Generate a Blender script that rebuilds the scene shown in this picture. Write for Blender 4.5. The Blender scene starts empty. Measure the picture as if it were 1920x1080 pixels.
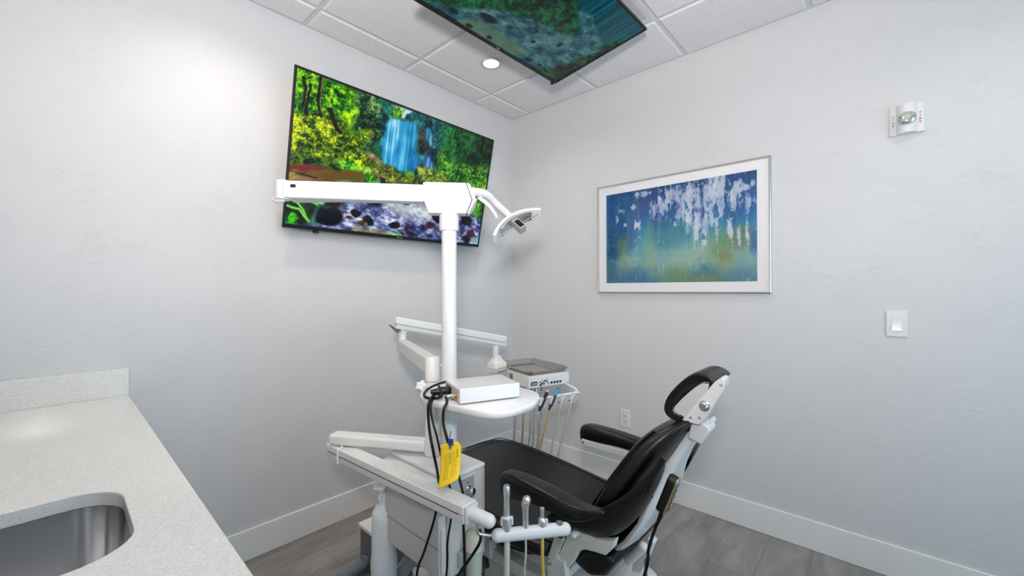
import bpy, bmesh, math, random
import numpy as np
from mathutils import Vector, Matrix
random.seed(7)
PI = math.pi
SC = bpy.context.scene
COL = SC.collection
# ------------------------------------------------------------------ camera
F = 771.3                                   # focal length in pixels of the 1920 px wide frame
YAW, PITCH, ROLL = 0.7347, 0.0038, -0.002
CAM = Vector((-2.55, -2.2989, 1.3096))
fwd = Vector((math.cos(YAW)*math.cos(PITCH), math.sin(YAW)*math.cos(PITCH), math.sin(PITCH)))
r0 = Vector((math.sin(YAW), -math.cos(YAW), 0)); u0 = r0.cross(fwd)
rgt = r0*math.cos(ROLL) + u0*math.sin(ROLL); upv = -r0*math.sin(ROLL) + u0*math.cos(ROLL)
cd = bpy.data.cameras.new('camera'); cam = bpy.data.objects.new('camera', cd); COL.objects.link(cam)
cd.sensor_width = 36; cd.lens = F/1920*36; cd.clip_start = 0.02
M4 = Matrix((rgt, upv, -fwd)).transposed().to_4x4(); M4.translation = CAM
cam.matrix_world = M4; SC.camera = cam
def sight(u, v): return fwd + rgt*((u-960)/F) + upv*((540-v)/F)
def at(u, v, ax, val):                      # survey helper: point of the room on the plane ax = val
    d = sight(u, v); k = 'xyz'.index(ax); return CAM + d*((val-CAM[k])/d[k])
H = 2.729
# ------------------------------------------------------------------ materials
def s2l(c):
    return tuple((x/12.92 if x <= .04045 else ((x+.055)/1.055)**2.4) for x in c)
MATS = {}
def mat(name, rgb, rough=.5, metal=0., var=.04, vscale=30., bump=0., bscale=200., coat=0., spec=.5, trans=0., alpha=1., emit=None, estr=0., aniso=0.):
    m = bpy.data.materials.new(name); m.use_nodes = True; nt = m.node_tree; N = nt.nodes; L = nt.links
    b = N['Principled BSDF']; c = s2l(rgb)
    tc = N.new('ShaderNodeTexCoord'); no = N.new('ShaderNodeTexNoise'); no.inputs['Scale'].default_value = vscale; no.inputs['Detail'].default_value = 4
    L.new(tc.outputs['Object'], no.inputs['Vector'])
    mx = N.new('ShaderNodeMix'); mx.data_type = 'RGBA'
    mx.inputs['A'].default_value = (*[x*(1-var) for x in c], 1); mx.inputs['B'].default_value = (*[min(1, x*(1+var)) for x in c], 1)
    L.new(no.outputs['Fac'], mx.inputs['Factor']); L.new(mx.outputs['Result'], b.inputs['Base Color'])
    b.inputs['Roughness'].default_value = rough; b.inputs['Metallic'].default_value = metal
    b.inputs['Specular IOR Level'].default_value = spec; b.inputs['Coat Weight'].default_value = coat
    b.inputs['Transmission Weight'].default_value = trans; b.inputs['Alpha'].default_value = alpha
    if aniso: b.inputs['Anisotropic'].default_value = aniso
    if emit: b.inputs['Emission Color'].default_value = (*s2l(emit), 1); b.inputs['Emission Strength'].default_value = estr
    if bump:
        n2 = N.new('ShaderNodeTexNoise'); n2.inputs['Scale'].default_value = bscale; n2.inputs['Detail'].default_value = 3
        L.new(tc.outputs['Object'], n2.inputs['Vector'])
        bp = N.new('ShaderNodeBump'); bp.inputs['Strength'].default_value = bump; bp.inputs['Distance'].default_value = .002
        L.new(n2.outputs['Fac'], bp.inputs['Height']); L.new(bp.outputs['Normal'], b.inputs['Normal'])
    MATS[name] = m; return m
def nodes(m): return m.node_tree.nodes, m.node_tree.links, m.node_tree.nodes['Principled BSDF']
WHITE = mat('white_enamel', (.785, .785, .79), .28, coat=.2, var=.01)
PLAST = mat('white_plastic', (.845, .845, .85), .35, var=.01)
CREAM = mat('light_grey_paint', (.86, .855, .845), .42, var=.02, bump=.08, bscale=500)
GREY = mat('grey_paint', (.81, .805, .795), .45, var=.02, bump=.08, bscale=500)
DGREY = mat('dark_grey_paint', (.42, .42, .43), .5)
BLACK = mat('black_plastic', (.045, .045, .048), .42, spec=.4)
CABLE = mat('black_rubber', (.035, .035, .04), .5, spec=.35)
LEATH = mat('black_leather', (.036, .035, .034), .33, var=.1, vscale=60, bump=.12, bscale=420, spec=.36)
STEEL = mat('steel', (.84, .84, .84), .36, metal=1, var=.06, vscale=14)
CHROME = mat('chrome', (.8, .8, .8), .12, metal=1)
TRAYM = mat('tray_steel', (.72, .70, .68), .18, metal=1, var=.08, vscale=40)
TRIMW = mat('white_trim_paint', (.88, .875, .87), .42, var=.01)
BEIGE = mat('beige_tube', (.80, .78, .73), .5)
GTUBE = mat('grey_tube', (.68, .67, .65), .5)
YTUBE = mat('amber_tube', (.80, .68, .34), .4)
AMBER = mat('tan_tube', (.72, .60, .40), .45)
TEAL = mat('teal_plastic', (.05, .62, .70), .35)
BOTTLE = mat('milky_bottle', (.94, .955, .97), .42, var=.01, spec=.4)
BOTTLE.node_tree.nodes['Principled BSDF'].inputs['Subsurface Weight'].default_value = .25
YELLOW = mat('yellow_card', (.95, .79, .13), .6, var=.02)
INK = mat('ink', (.16, .13, .06), .6)
REDINK = mat('red_ink', (.72, .15, .2), .5)
WINK = mat('pale_lettering', (.72, .72, .72), .5)
STR = mat('blue_string', (.10, .16, .42), .6)
HOSE = mat('grey_corrugated_hose', (.55, .57, .60), .5)
CANC = mat('canister_cream', (.84, .82, .75), .45)
CANG = mat('canister_green', (.76, .80, .74), .35)
GOLD = mat('gold_trim', (.66, .57, .36), .35, metal=.7)
KEYS = mat('keypad_face', (.56, .55, .52), .5)
BLUEK = mat('blue_key', (.12, .25, .62), .4)
BRASS = mat('brass', (.72, .6, .4), .25, metal=1)
CABI = mat('cabinet_laminate', (.80, .79, .78), .45)
SENS = mat('lens_dark', (.02, .02, .025), .15)
PURP = mat('purple_button', (.45, .38, .55), .4); YELB = mat('yellow_button', (.7, .66, .35), .4); NAVYB = mat('navy_button', (.2, .22, .38), .4)
CLEAR = mat('clear_shield', (.95, .92, .88), .12, alpha=.03)
LENSM = mat('strobe_lens', (.80, .84, .88), .08, metal=.75, var=.5, vscale=120)
LEDM = mat('lamp_diffuser', (1, .97, .92), .5, emit=(1, .95, .86), estr=14)

def wall_mat(name, rgb):
    m = mat(name, rgb, .55, var=.012, vscale=3); N, L, b = nodes(m)
    tc = N['Texture Coordinate']
    # skip-trowel plaster: broad trowelled sheets edged by thin broken ridges
    wp = N.new('ShaderNodeTexNoise'); wp.inputs['Scale'].default_value = 2.6; wp.inputs['Detail'].default_value = 4
    L.new(tc.outputs['Object'], wp.inputs['Vector'])
    ad = N.new('ShaderNodeMix'); ad.data_type = 'RGBA'; ad.blend_type = 'ADD'; ad.inputs['Factor'].default_value = .55
    mp = N.new('ShaderNodeMapping'); mp.inputs['Scale'].default_value = (1, 1, 2.2); mp.inputs['Rotation'].default_value = (.3, .35, 0)
    L.new(tc.outputs['Object'], mp.inputs['Vector']); L.new(mp.outputs['Vector'], ad.inputs['A']); L.new(wp.outputs['Color'], ad.inputs['B'])
    def math_(op, a, b_=None, c=None):
        n_ = N.new('ShaderNodeMath'); n_.operation = op
        for k, q in enumerate((a, b_, c)):
            if q is None: continue
            if isinstance(q, (int, float)): n_.inputs[k].default_value = q
            else: L.new(q, n_.inputs[k])
        return n_.outputs[0]
    def ridge(scale, width):
        n_ = N.new('ShaderNodeTexNoise'); n_.inputs['Scale'].default_value = scale; n_.inputs['Detail'].default_value = 6; n_.inputs['Roughness'].default_value = .58
        L.new(ad.outputs['Result'], n_.inputs['Vector'])
        r = N.new('ShaderNodeMapRange'); r.interpolation_type = 'SMOOTHSTEP'; L.new(math_('ABSOLUTE', math_('SUBTRACT', n_.outputs['Fac'], .5)), r.inputs['Value'])
        r.inputs['From Min'].default_value = 0; r.inputs['From Max'].default_value = width; r.inputs['To Min'].default_value = 1; r.inputs['To Max'].default_value = 0
        step = N.new('ShaderNodeMapRange'); step.interpolation_type = 'SMOOTHSTEP'; L.new(n_.outputs['Fac'], step.inputs['Value']); step.inputs['From Min'].default_value = .5-width*.5; step.inputs['From Max'].default_value = .5+width*.5
        return r.outputs['Result'], step.outputs['Result']
    pm = N.new('ShaderNodeTexNoise'); pm.inputs['Scale'].default_value = 5.5; pm.inputs['Detail'].default_value = 3
    L.new(tc.outputs['Object'], pm.inputs['Vector'])
    mr = N.new('ShaderNodeMapRange'); L.new(pm.outputs['Fac'], mr.inputs['Value']); mr.inputs['From Min'].default_value = .36; mr.inputs['From Max'].default_value = .66
    r1, s1 = ridge(4.5, .016); r2, s2 = ridge(10., .022)
    hgt = math_('MULTIPLY', math_('ADD', math_('MULTIPLY', r1, .9), math_('MULTIPLY', r2, .6)), mr.outputs['Result'])
    hgt = math_('MULTIPLY_ADD', math_('MULTIPLY', s1, mr.outputs['Result']), .5, hgt)
    n3 = N.new('ShaderNodeTexNoise'); n3.inputs['Scale'].default_value = 16; n3.inputs['Detail'].default_value = 4
    L.new(tc.outputs['Object'], n3.inputs['Vector'])
    hgt = math_('MULTIPLY_ADD', n3.outputs['Fac'], .5, hgt)
    bp = N.new('ShaderNodeBump'); bp.inputs['Strength'].default_value = .42; bp.inputs['Distance'].default_value = .002
    L.new(hgt, bp.inputs['Height']); L.new(bp.outputs['Normal'], b.inputs['Normal'])
    return m
WALL = wall_mat('plaster_wall', (.80, .797, .80))

def floor_mat():
    m = mat('wood_plank_floor', (.5, .48, .46), .48, var=0); N, L, b = nodes(m)
    tc = N['Texture Coordinate']
    mp = N.new('ShaderNodeMapping'); mp.inputs['Rotation'].default_value = (0, 0, 0)
    L.new(tc.outputs['Object'], mp.inputs['Vector'])
    br = N.new('ShaderNodeTexBrick'); br.inputs['Scale'].default_value = 1; br.inputs['Brick Width'].default_value = 1.2; br.inputs['Row Height'].default_value = .185
    br.inputs['Mortar Size'].default_value = .0012; br.inputs['Color1'].default_value = (.25, .236, .225, 1); br.inputs['Color2'].default_value = (.315, .298, .286, 1); br.inputs['Mortar'].default_value = (.16, .15, .142, 1)
    br.offset = .37
    L.new(mp.outputs['Vector'], br.inputs['Vector'])
    m2 = N.new('ShaderNodeMapping'); m2.inputs['Scale'].default_value = (1.5, 5.5, 2); L.new(tc.outputs['Object'], m2.inputs['Vector'])
    n = N.new('ShaderNodeTexNoise'); n.inputs['Scale'].default_value = 1.7; n.inputs['Detail'].default_value = 10; n.inputs['Roughness'].default_value = .66; n.inputs['Distortion'].default_value = .6
    L.new(m2.outputs['Vector'], n.inputs['Vector'])
    cr = N.new('ShaderNodeValToRGB'); cr.color_ramp.elements[0].position = .3; cr.color_ramp.elements[0].color = (.60, .59, .58, 1); cr.color_ramp.elements[1].position = .68; cr.color_ramp.elements[1].color = (1.12, 1.10, 1.08, 1)
    L.new(n.outputs['Fac'], cr.inputs['Fac'])
    mx = N.new('ShaderNodeMix'); mx.data_type = 'RGBA'; mx.blend_type = 'MULTIPLY'; mx.inputs['Factor'].default_value = 1
    L.new(br.outputs['Color'], mx.inputs['A']); L.new(cr.outputs['Color'], mx.inputs['B']); L.new(mx.outputs['Result'], b.inputs['Base Color'])
    return m
FLOOR = floor_mat()

def tile_mat():
    m = mat('acoustic_tile', (.87, .86, .868), .9, var=.02, vscale=60); N, L, b = nodes(m)
    tc = N['Texture Coordinate']; old = b.inputs['Base Color'].links[0].from_socket
    vo = N.new('ShaderNodeTexVoronoi'); vo.inputs['Scale'].default_value = 170; L.new(tc.outputs['Object'], vo.inputs['Vector'])
    nn = N.new('ShaderNodeTexNoise'); nn.inputs['Scale'].default_value = 95; nn.inputs['Detail'].default_value = 3; L.new(tc.outputs['Object'], nn.inputs['Vector'])
    su = N.new('ShaderNodeMath'); su.operation = 'ADD'; L.new(vo.outputs['Distance'], su.inputs[0]); L.new(nn.outputs['Fac'], su.inputs[1])
    cr = N.new('ShaderNodeValToRGB'); cr.color_ramp.elements[0].position = .54; cr.color_ramp.elements[0].color = (.42, .41, .40, 1); cr.color_ramp.elements[1].position = .74; cr.color_ramp.elements[1].color = (1, 1, 1, 1)
    L.new(su.outputs[0], cr.inputs['Fac'])
    mx = N.new('ShaderNodeMix'); mx.data_type = 'RGBA'; mx.blend_type = 'MULTIPLY'; mx.inputs['Factor'].default_value = .85
    L.new(old, mx.inputs['A']); L.new(cr.outputs['Color'], mx.inputs['B']); L.new(mx.outputs['Result'], b.inputs['Base Color'])
    bp = N.new('ShaderNodeBump'); bp.inputs['Strength'].default_value = .25; bp.inputs['Distance'].default_value = .002; L.new(su.outputs[0], bp.inputs['Height']); L.new(bp.outputs['Normal'], b.inputs['Normal'])
    return m
TILE = tile_mat(); GRID = mat('ceiling_grid_paint', (.80, .80, .81), .5, var=.01)

def quartz_mat():
    m = mat('speckled_quartz', (.80, .80, .79), .16, var=0, spec=.5); N, L, b = nodes(m)
    tc = N['Texture Coordinate']
    n1 = N.new('ShaderNodeTexNoise'); n1.inputs['Scale'].default_value = 250; n1.inputs['Detail'].default_value = 3; n1.inputs['Roughness'].default_value = .6; L.new(tc.outputs['Object'], n1.inputs['Vector'])
    cr = N.new('ShaderNodeValToRGB'); e = cr.color_ramp.elements
    e[0].position = .30; e[0].color = (*s2l((.79, .795, .79)), 1); e[1].position = .47; e[1].color = (*s2l((.85, .845, .83)), 1)
    e2 = cr.color_ramp.elements.new(.66); e2.color = (*s2l((.885, .885, .875)), 1)
    L.new(n1.outputs['Fac'], cr.inputs['Fac'])
    vo = N.new('ShaderNodeTexVoronoi'); vo.inputs['Scale'].default_value = 90; L.new(tc.outputs['Object'], vo.inputs['Vector'])
    sep = N.new('ShaderNodeSeparateColor'); L.new(vo.outputs['Color'], sep.inputs['Color'])
    g1 = N.new('ShaderNodeMath'); g1.operation = 'GREATER_THAN'; g1.inputs[1].default_value = .965; L.new(sep.outputs['Red'], g1.inputs[0])
    l1 = N.new('ShaderNodeMath'); l1.operation = 'LESS_THAN'; l1.inputs[1].default_value = .22; L.new(vo.outputs['Distance'], l1.inputs[0])
    mu = N.new('ShaderNodeMath'); mu.operation = 'MULTIPLY'; L.new(g1.outputs[0], mu.inputs[0]); L.new(l1.outputs[0], mu.inputs[1])
    mx = N.new('ShaderNodeMix'); mx.data_type = 'RGBA'; L.new(mu.outputs[0], mx.inputs['Factor']); L.new(cr.outputs['Color'], mx.inputs['A']); mx.inputs['B'].default_value = (.97, .97, .97, 1)
    L.new(mx.outputs['Result'], b.inputs['Base Color']); return m
QUARTZ = quartz_mat()
def brushed_mat():
    m = mat('brushed_sink_steel', (.80, .80, .805), .19, metal=1, var=.05, vscale=8); N, L, b = nodes(m)
    tc = N['Texture Coordinate']; mp = N.new('ShaderNodeMapping'); mp.inputs['Scale'].default_value = (8, 8, 600); L.new(tc.outputs['Object'], mp.inputs['Vector'])
    n = N.new('ShaderNodeTexNoise'); n.inputs['Scale'].default_value = 1; n.inputs['Detail'].default_value = 4; L.new(mp.outputs['Vector'], n.inputs['Vector'])
    bp = N.new('ShaderNodeBump'); bp.inputs['Strength'].default_value = .02; bp.inputs['Distance'].default_value = .001; L.new(n.outputs['Fac'], bp.inputs['Height']); L.new(bp.outputs['Normal'], b.inputs['Normal'])
    return m
SINKM = brushed_mat()
def vent_mat():
    m = mat('perforated_metal', (.80, .80, .81), .5, var=0); N, L, b = nodes(m)
    tc = N['Texture Coordinate']; sp = N.new('ShaderNodeSeparateXYZ'); L.new(tc.outputs['Object'], sp.inputs[0])
    def cell(sock, off):
        a = N.new('ShaderNodeMath'); a.operation = 'MULTIPLY_ADD'; a.inputs[1].default_value = 105.; a.inputs[2].default_value = off; L.new(sock, a.inputs[0])
        f = N.new('ShaderNodeMath'); f.operation = 'FRACT'; L.new(a.outputs[0], f.inputs[0])
        s = N.new('ShaderNodeMath'); s.operation = 'SUBTRACT'; s.inputs[1].default_value = .5; L.new(f.outputs[0], s.inputs[0])
        p = N.new('ShaderNodeMath'); p.operation = 'POWER'; p.inputs[1].default_value = 2; L.new(s.outputs[0], p.inputs[0]); return p.outputs[0]
    a = N.new('ShaderNodeMath'); a.operation = 'ADD'; L.new(cell(sp.outputs['X'], 200.), a.inputs[0]); L.new(cell(sp.outputs['Y'], 300.), a.inputs[1])
    lt = N.new('ShaderNodeMath'); lt.operation = 'LESS_THAN'; lt.inputs[1].default_value = .085; L.new(a.outputs[0], lt.inputs[0])
    mx = N.new('ShaderNodeMix'); mx.data_type = 'RGBA'; L.new(lt.outputs[0], mx.inputs['Factor']); mx.inputs['A'].default_value = (*s2l((.82, .82, .83)), 1); mx.inputs['B'].default_value = (*s2l((.30, .30, .32)), 1)
    L.new(mx.outputs['Result'], b.inputs['Base Color']); return m
VENT = vent_mat()
def attr_mat(name, emit, rough=.25, coat=0., estr=1.):
    m = bpy.data.materials.new(name); m.use_nodes = True; nt = m.node_tree; b = nt.nodes['Principled BSDF']
    a = nt.nodes.new('ShaderNodeAttribute'); a.attribute_name = 'picture'
    if emit:
        b.inputs['Base Color'].default_value = (.004, .004, .005, 1); b.inputs['Specular IOR Level'].default_value = .2; nt.links.new(a.outputs['Color'], b.inputs['Emission Color']); b.inputs['Emission Strength'].default_value = estr
    else: nt.links.new(a.outputs['Color'], b.inputs['Base Color'])
    b.inputs['Roughness'].default_value = rough; b.inputs['Coat Weight'].default_value = coat; b.inputs['Coat Roughness'].default_value = .03
    return m
# ------------------------------------------------------------------ mesh helpers
V = Vector
ORG = {}
class MB:
    def __init__(s): s.bm = bmesh.new()
    def face(s, pts):
        return s.bm.faces.new([s.bm.verts.new(p) for p in pts])
    def rings(s, rs, cap=True, closed=False):
        vs = [[s.bm.verts.new(p) for p in r] for r in rs]; n = len(rs[0])
        for a, b in zip(vs, vs[1:]):
            for i in range(n): s.bm.faces.new((a[i], a[(i+1) % n], b[(i+1) % n], b[i]))
        if closed:
            a, b = vs[-1], vs[0]
            for i in range(n): s.bm.faces.new((a[i], a[(i+1) % n], b[(i+1) % n], b[i]))
        elif cap:
            s.bm.faces.new(vs[0]); s.bm.faces.new(vs[-1])
        return s
    def box(s, lo, hi, rz=0, piv=None, m=None):
        lo, hi = V(lo), V(hi); c = piv or (lo+hi)/2
        P = [V((x, y, z)) for z in (lo.z, hi.z) for x, y in ((lo.x, lo.y), (hi.x, lo.y), (hi.x, hi.y), (lo.x, hi.y))]
        if rz: R = Matrix.Rotation(rz, 3, 'Z'); P = [c + R@(p-c) for p in P]
        if m: P = [m@p for p in P]
        return s.rings([P[:4], P[4:]])
    def obox(s, c, ax, ay, az, sx, sy, sz):   # box from centre, three unit axes and full sizes
        c = V(c); q = [(-1, -1), (1, -1), (1, 1), (-1, 1)]
        return s.rings([[c + ax*(i*sx/2) + ay*(j*sy/2) + az*(k*sz/2) for i, j in q] for k in (-1, 1)])
    def prism(s, poly, off):
        off = V(off); return s.rings([[V(p) for p in poly], [V(p)+off for p in poly]])
    def cyl(s, a, b, r0, r1=None, n=24):
        a, b = V(a), V(b); r1 = r0 if r1 is None else r1; d = (b-a).normalized(); x = d.orthogonal().normalized(); y = d.cross(x)
        return s.rings([[p + x*(r*math.cos(2*PI*i/n)) + y*(r*math.sin(2*PI*i/n)) for i in range(n)] for p, r in ((a, r0), (b, r1))])
    def lathe(s, o, d, prof, n=28):           # prof: (distance along d, radius)
        o, d = V(o), V(d).normalized(); x = d.orthogonal().normalized(); y = d.cross(x)
        return s.rings([[o + d*h + x*(max(r, 1e-4)*math.cos(2*PI*i/n)) + y*(max(r, 1e-4)*math.sin(2*PI*i/n)) for i in range(n)] for h, r in prof])
    def tube(s, pts, r, n=10, sub=6, ribs=None):
        P = spline([V(p) for p in pts], sub) if sub > 1 else [V(p) for p in pts]
        if ribs: P = resample(P, ribs)
        up = None; rs = []
        for i, p in enumerate(P):
            t = (P[min(i+1, len(P)-1)] - P[max(i-1, 0)]).normalized()
            if up is None: up = t.orthogonal().normalized()
            up = (up - t*up.dot(t)).normalized(); b = t.cross(up)
            rr = r if not callable(r) else r(i, len(P))
            rs.append([p + up*(rr*math.cos(2*PI*k/n)) + b*(rr*math.sin(2*PI*k/n)) for k in range(n)])
        return s.rings(rs)
    def cap(s, a, b, r, n=24):                # capsule
        a, b = V(a), V(b); L = (b-a).length; k = 7
        pr = [(-r*math.cos(PI/2*i/k), r*math.sin(PI/2*i/k)) for i in range(k+1)] + [(L + r*math.sin(PI/2*i/k), r*math.cos(PI/2*i/k)) for i in range(k+1)]
        return s.lathe(a, b-a, pr, n)
    def build(s, name, m, parent=None, bevel=0, seg=3, smooth=40, sub=0, org=None, kind=None):
        bmesh.ops.remove_doubles(s.bm, verts=s.bm.verts, dist=1e-6)
        bmesh.ops.recalc_face_normals(s.bm, faces=s.bm.faces)
        if parent is None:
            vs = [v.co for v in s.bm.verts]
            o = V(org) if org else V(((min(v.x for v in vs)+max(v.x for v in vs))/2, (min(v.y for v in vs)+max(v.y for v in vs))/2, min(v.z for v in vs)))
        else: o = ORG[parent.name]
        for v in s.bm.verts: v.co -= o
        me = bpy.data.meshes.new(name); s.bm.to_mesh(me); s.bm.free()
        me.materials.append(m)
        for p in me.polygons: p.use_smooth = True
        if not bevel and not sub: me.set_sharp_from_angle(angle=math.radians(smooth))
        ob = bpy.data.objects.new(name, me); COL.objects.link(ob)
        if parent is None: ob.location = o
        else: ob.parent = parent
        ORG[ob.name] = o
        if bevel:
            md = ob.modifiers.new('bevel', 'BEVEL'); md.width = bevel; md.segments = seg; md.limit_method = 'ANGLE'; md.angle_limit = math.radians(35)
            ob.modifiers.new('normals', 'WEIGHTED_NORMAL')
        if sub:
            md = ob.modifiers.new('subdivision', 'SUBSURF'); md.levels = sub; md.render_levels = sub
        if kind: ob['kind'] = kind
        return ob
def spline(P, sub):
    if len(P) < 3: return [P[0].lerp(P[-1], i/sub) for i in range(sub+1)]
    out = []
    for i in range(len(P)-1):
        a, b, c, d = P[max(i-1, 0)], P[i], P[i+1], P[min(i+2, len(P)-1)]
        for k in range(sub):
            t = k/sub
            out.append(.5*((2*b) + (c-a)*t + (2*a-5*b+4*c-d)*t*t + (3*b-a-3*c+d)*t**3))
    return out + [P[-1]]
def resample(P, step):
    out = [P[0]]; acc = 0
    for a, b in zip(P, P[1:]):
        d = (b-a).length; 
        while acc + d >= step and d > 1e-9:
            t = (step-acc)/d; a = a.lerp(b, t); out.append(a); d = (b-a).length; acc = 0
        acc += d
    return out
def tag(o, label, cat, group=None):
    o['label'] = label; o['category'] = cat
    if group: o['group'] = group
    return o
def thing(name, loc, label, cat, group=None):
    o = bpy.data.objects.new(name, None); COL.objects.link(o); o.location = loc; o.empty_display_size = .05; ORG[o.name] = V(loc)
    return tag(o, label, cat, group)
def rrect(c, ax, ay, sx, sy, r, k=6):          # rounded rectangle outline
    c = V(c); out = []
    for qx, qy, a0 in ((1, 1, 0), (-1, 1, 90), (-1, -1, 180), (1, -1, 270)):
        for i in range(k+1):
            a = math.radians(a0 + 90*i/k)
            out.append(c + ax*(qx*(sx/2-r) + r*math.cos(a)) + ay*(qy*(sy/2-r) + r*math.sin(a)))
    return out
def text_mesh(txt, name, m, parent, o, ax, ay, size, extr=.0006, align='CENTER'):
    cu = bpy.data.curves.new(name, 'FONT'); cu.body = txt; cu.size = size; cu.align_x = align; cu.align_y = 'CENTER'; cu.extrude = extr
    t = bpy.data.objects.new(name, cu); COL.objects.link(t)
    dg = bpy.context.evaluated_depsgraph_get(); dg.update()
    me = bpy.data.meshes.new_from_object(t.evaluated_get(dg)); bpy.data.objects.remove(t); bpy.data.curves.remove(cu)
    az = ax.cross(ay); R = Matrix((ax, ay, az)).transposed(); off = V(o) - ORG[parent.name]
    for v in me.vertices: v.co = R@v.co + off
    me.materials.clear(); me.materials.append(m)
    ob = bpy.data.objects.new(name, me); COL.objects.link(ob); ob.parent = parent; ORG[ob.name] = ORG[parent.name]
    return ob
X, Y, Z = V((1, 0, 0)), V((0, 1, 0)), V((0, 0, 1))
def picture_grid(name, o, ax, ay, w, h, nu, nv, img, m, parent):   # flat grid, one colour value per vertex; o = lower left corner
    az = ax.cross(ay); base = V(o) - ORG[parent.name]
    uu, vv = np.meshgrid(np.linspace(0, 1, nu), np.linspace(0, 1, nv))
    co = np.array(base)[None, :] + uu.reshape(-1, 1)*w*np.array(ax) + vv.reshape(-1, 1)*h*np.array(ay)
    i = np.arange((nv-1)*nu).reshape(nv-1, nu)[:, :-1].reshape(-1)
    fc = np.stack([i, i+1, i+nu+1, i+nu], 1)
    me = bpy.data.meshes.new(name); me.vertices.add(len(co)); me.vertices.foreach_set('co', co.astype(np.float32).ravel())
    me.loops.add(fc.size); me.loops.foreach_set('vertex_index', fc.astype(np.int32).ravel())
    me.polygons.add(len(fc)); me.polygons.foreach_set('loop_start', np.arange(0, fc.size, 4, dtype=np.int32))
    me.update(calc_edges=True)
    ca = me.color_attributes.new('picture', 'FLOAT_COLOR', 'POINT')
    c = np.clip(img, 0, 1); c = np.where(c <= .04045, c/12.92, ((c+.055)/1.055)**2.4)
    ca.data.foreach_set('color', np.concatenate([c.reshape(-1, 3), np.ones((len(co), 1))], 1).astype(np.float32).ravel())
    me.materials.append(m); ob = bpy.data.objects.new(name, me); COL.objects.link(ob); ob.parent = parent; ORG[ob.name] = ORG[parent.name]
    return ob
# ------------------------------------------------------------------ painter for the pictures shown on screens and in the frame
class Paint:
    def __init__(s, nu, nv, aspect, seed):
        s.u, s.v = np.meshgrid(np.linspace(0, 1, nu), np.linspace(0, 1, nv)); s.asp = aspect; s.rng = np.random.RandomState(seed)
        s.img = np.zeros((nv, nu, 3)); s.px = 1/nu
    def noise(s, sx, sy=None, oct=4, seed=0, rough=.5, ang=0):
        sy = sy or sx; U, W = s.u*s.asp, s.v
        if ang: U, W = U*math.cos(ang)+W*math.sin(ang), -U*math.sin(ang)+W*math.cos(ang)
        out = 0; amp = 1; tot = 0; rg = np.random.RandomState(seed+17); tab = rg.rand(256, 256)
        for o in range(oct):
            a, b = U*sx+31.7*o+40, W*sy+11.3*o+40; i, j = np.floor(a).astype(int), np.floor(b).astype(int); f, g = a-i, b-j
            f = f*f*(3-2*f); g = g*g*(3-2*g)
            T = lambda p, q: tab[p % 256, q % 256]
            out = out + amp*((T(i, j)*(1-f)+T(i+1, j)*f)*(1-g) + (T(i, j+1)*(1-f)+T(i+1, j+1)*f)*g); tot += amp; amp *= rough; sx *= 2; sy *= 2; U, W = U, W
            # next octave uses doubled scale
        return out/tot
    def poly(s, pts, soft=.01, warp=0, ws=12, seed=3):
        U, W = s.u.copy(), s.v.copy()
        if warp: U = U + warp*(s.noise(ws, seed=seed)-.5)*2; W = W + warp*(s.noise(ws, seed=seed+1)-.5)*2
        ins = np.zeros(U.shape, bool); dist = np.full(U.shape, 9.); n = len(pts)
        for k in range(n):
            (x1, y1), (x2, y2) = pts[k], pts[(k+1) % n]
            c = (y1 > W) != (y2 > W); xi = (x2-x1)*(W-y1)/((y2-y1) if y2 != y1 else 1e-9)+x1; ins ^= c & (U < xi)
            dx, dy = x2-x1, y2-y1; t = np.clip(((U-x1)*dx+(W-y1)*dy)/(dx*dx+dy*dy+1e-12), 0, 1); dist = np.minimum(dist, np.hypot(U-x1-t*dx, (W-y1-t*dy)/s.asp))
        d = np.where(ins, dist, -dist); return np.clip(.5 + d/(2*soft), 0, 1)
    def line(s, pts, w, soft=.002, warp=0, ws=20, seed=5):
        U, W = s.u.copy(), s.v.copy()
        if warp: U = U + warp*(s.noise(ws, seed=seed)-.5)*2; W = W + warp*(s.noise(ws, seed=seed+1)-.5)*2
        dist = np.full(U.shape, 9.)
        for (x1, y1), (x2, y2) in zip(pts, pts[1:]):
            dx, dy = x2-x1, y2-y1; t = np.clip(((U-x1)*dx+(W-y1)*dy)/(dx*dx+dy*dy+1e-12), 0, 1); dist = np.minimum(dist, np.hypot(U-x1-t*dx, (W-y1-t*dy)/s.asp))
        return np.clip((w-dist)/soft+.5, 0, 1)
    def blob(s, cu, cv, ru, rv, soft=.35, warp=0, seed=8):
        d = np.hypot((s.u-cu)/ru, (s.v-cv)/rv)
        if warp: d = d + warp*(s.noise(14, seed=seed)-.5)*2
        return np.clip((1-d)/soft+.5, 0, 1)
    def ramp(s, t, stops):
        p = [a for a, _ in stops]; return np.stack([np.interp(t, p, [c[k] for _, c in stops]) for k in range(3)], -1)
    def put(s, mask, col, op=1.):
        m = (mask*op)[..., None]; col = np.asarray(col, float); s.img = s.img*(1-m) + col*m
    def leaves(s, sc, seed, dark, mid, lit, con=1.6):
        n = s.noise(sc*1.3, sc*1.3, 5, seed, .85); l = s.noise(sc/4, sc/4, 3, seed+50)
        t = np.clip(.56+(n-.5)*con*1.25+(l-.5)*con*.55, 0, 1)
        return s.ramp(t, [(0, np.array(dark)*.5), (.3, dark), (.55, mid), (.82, lit), (1, np.clip(np.array(lit)*1.2, 0, 1))])
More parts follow.
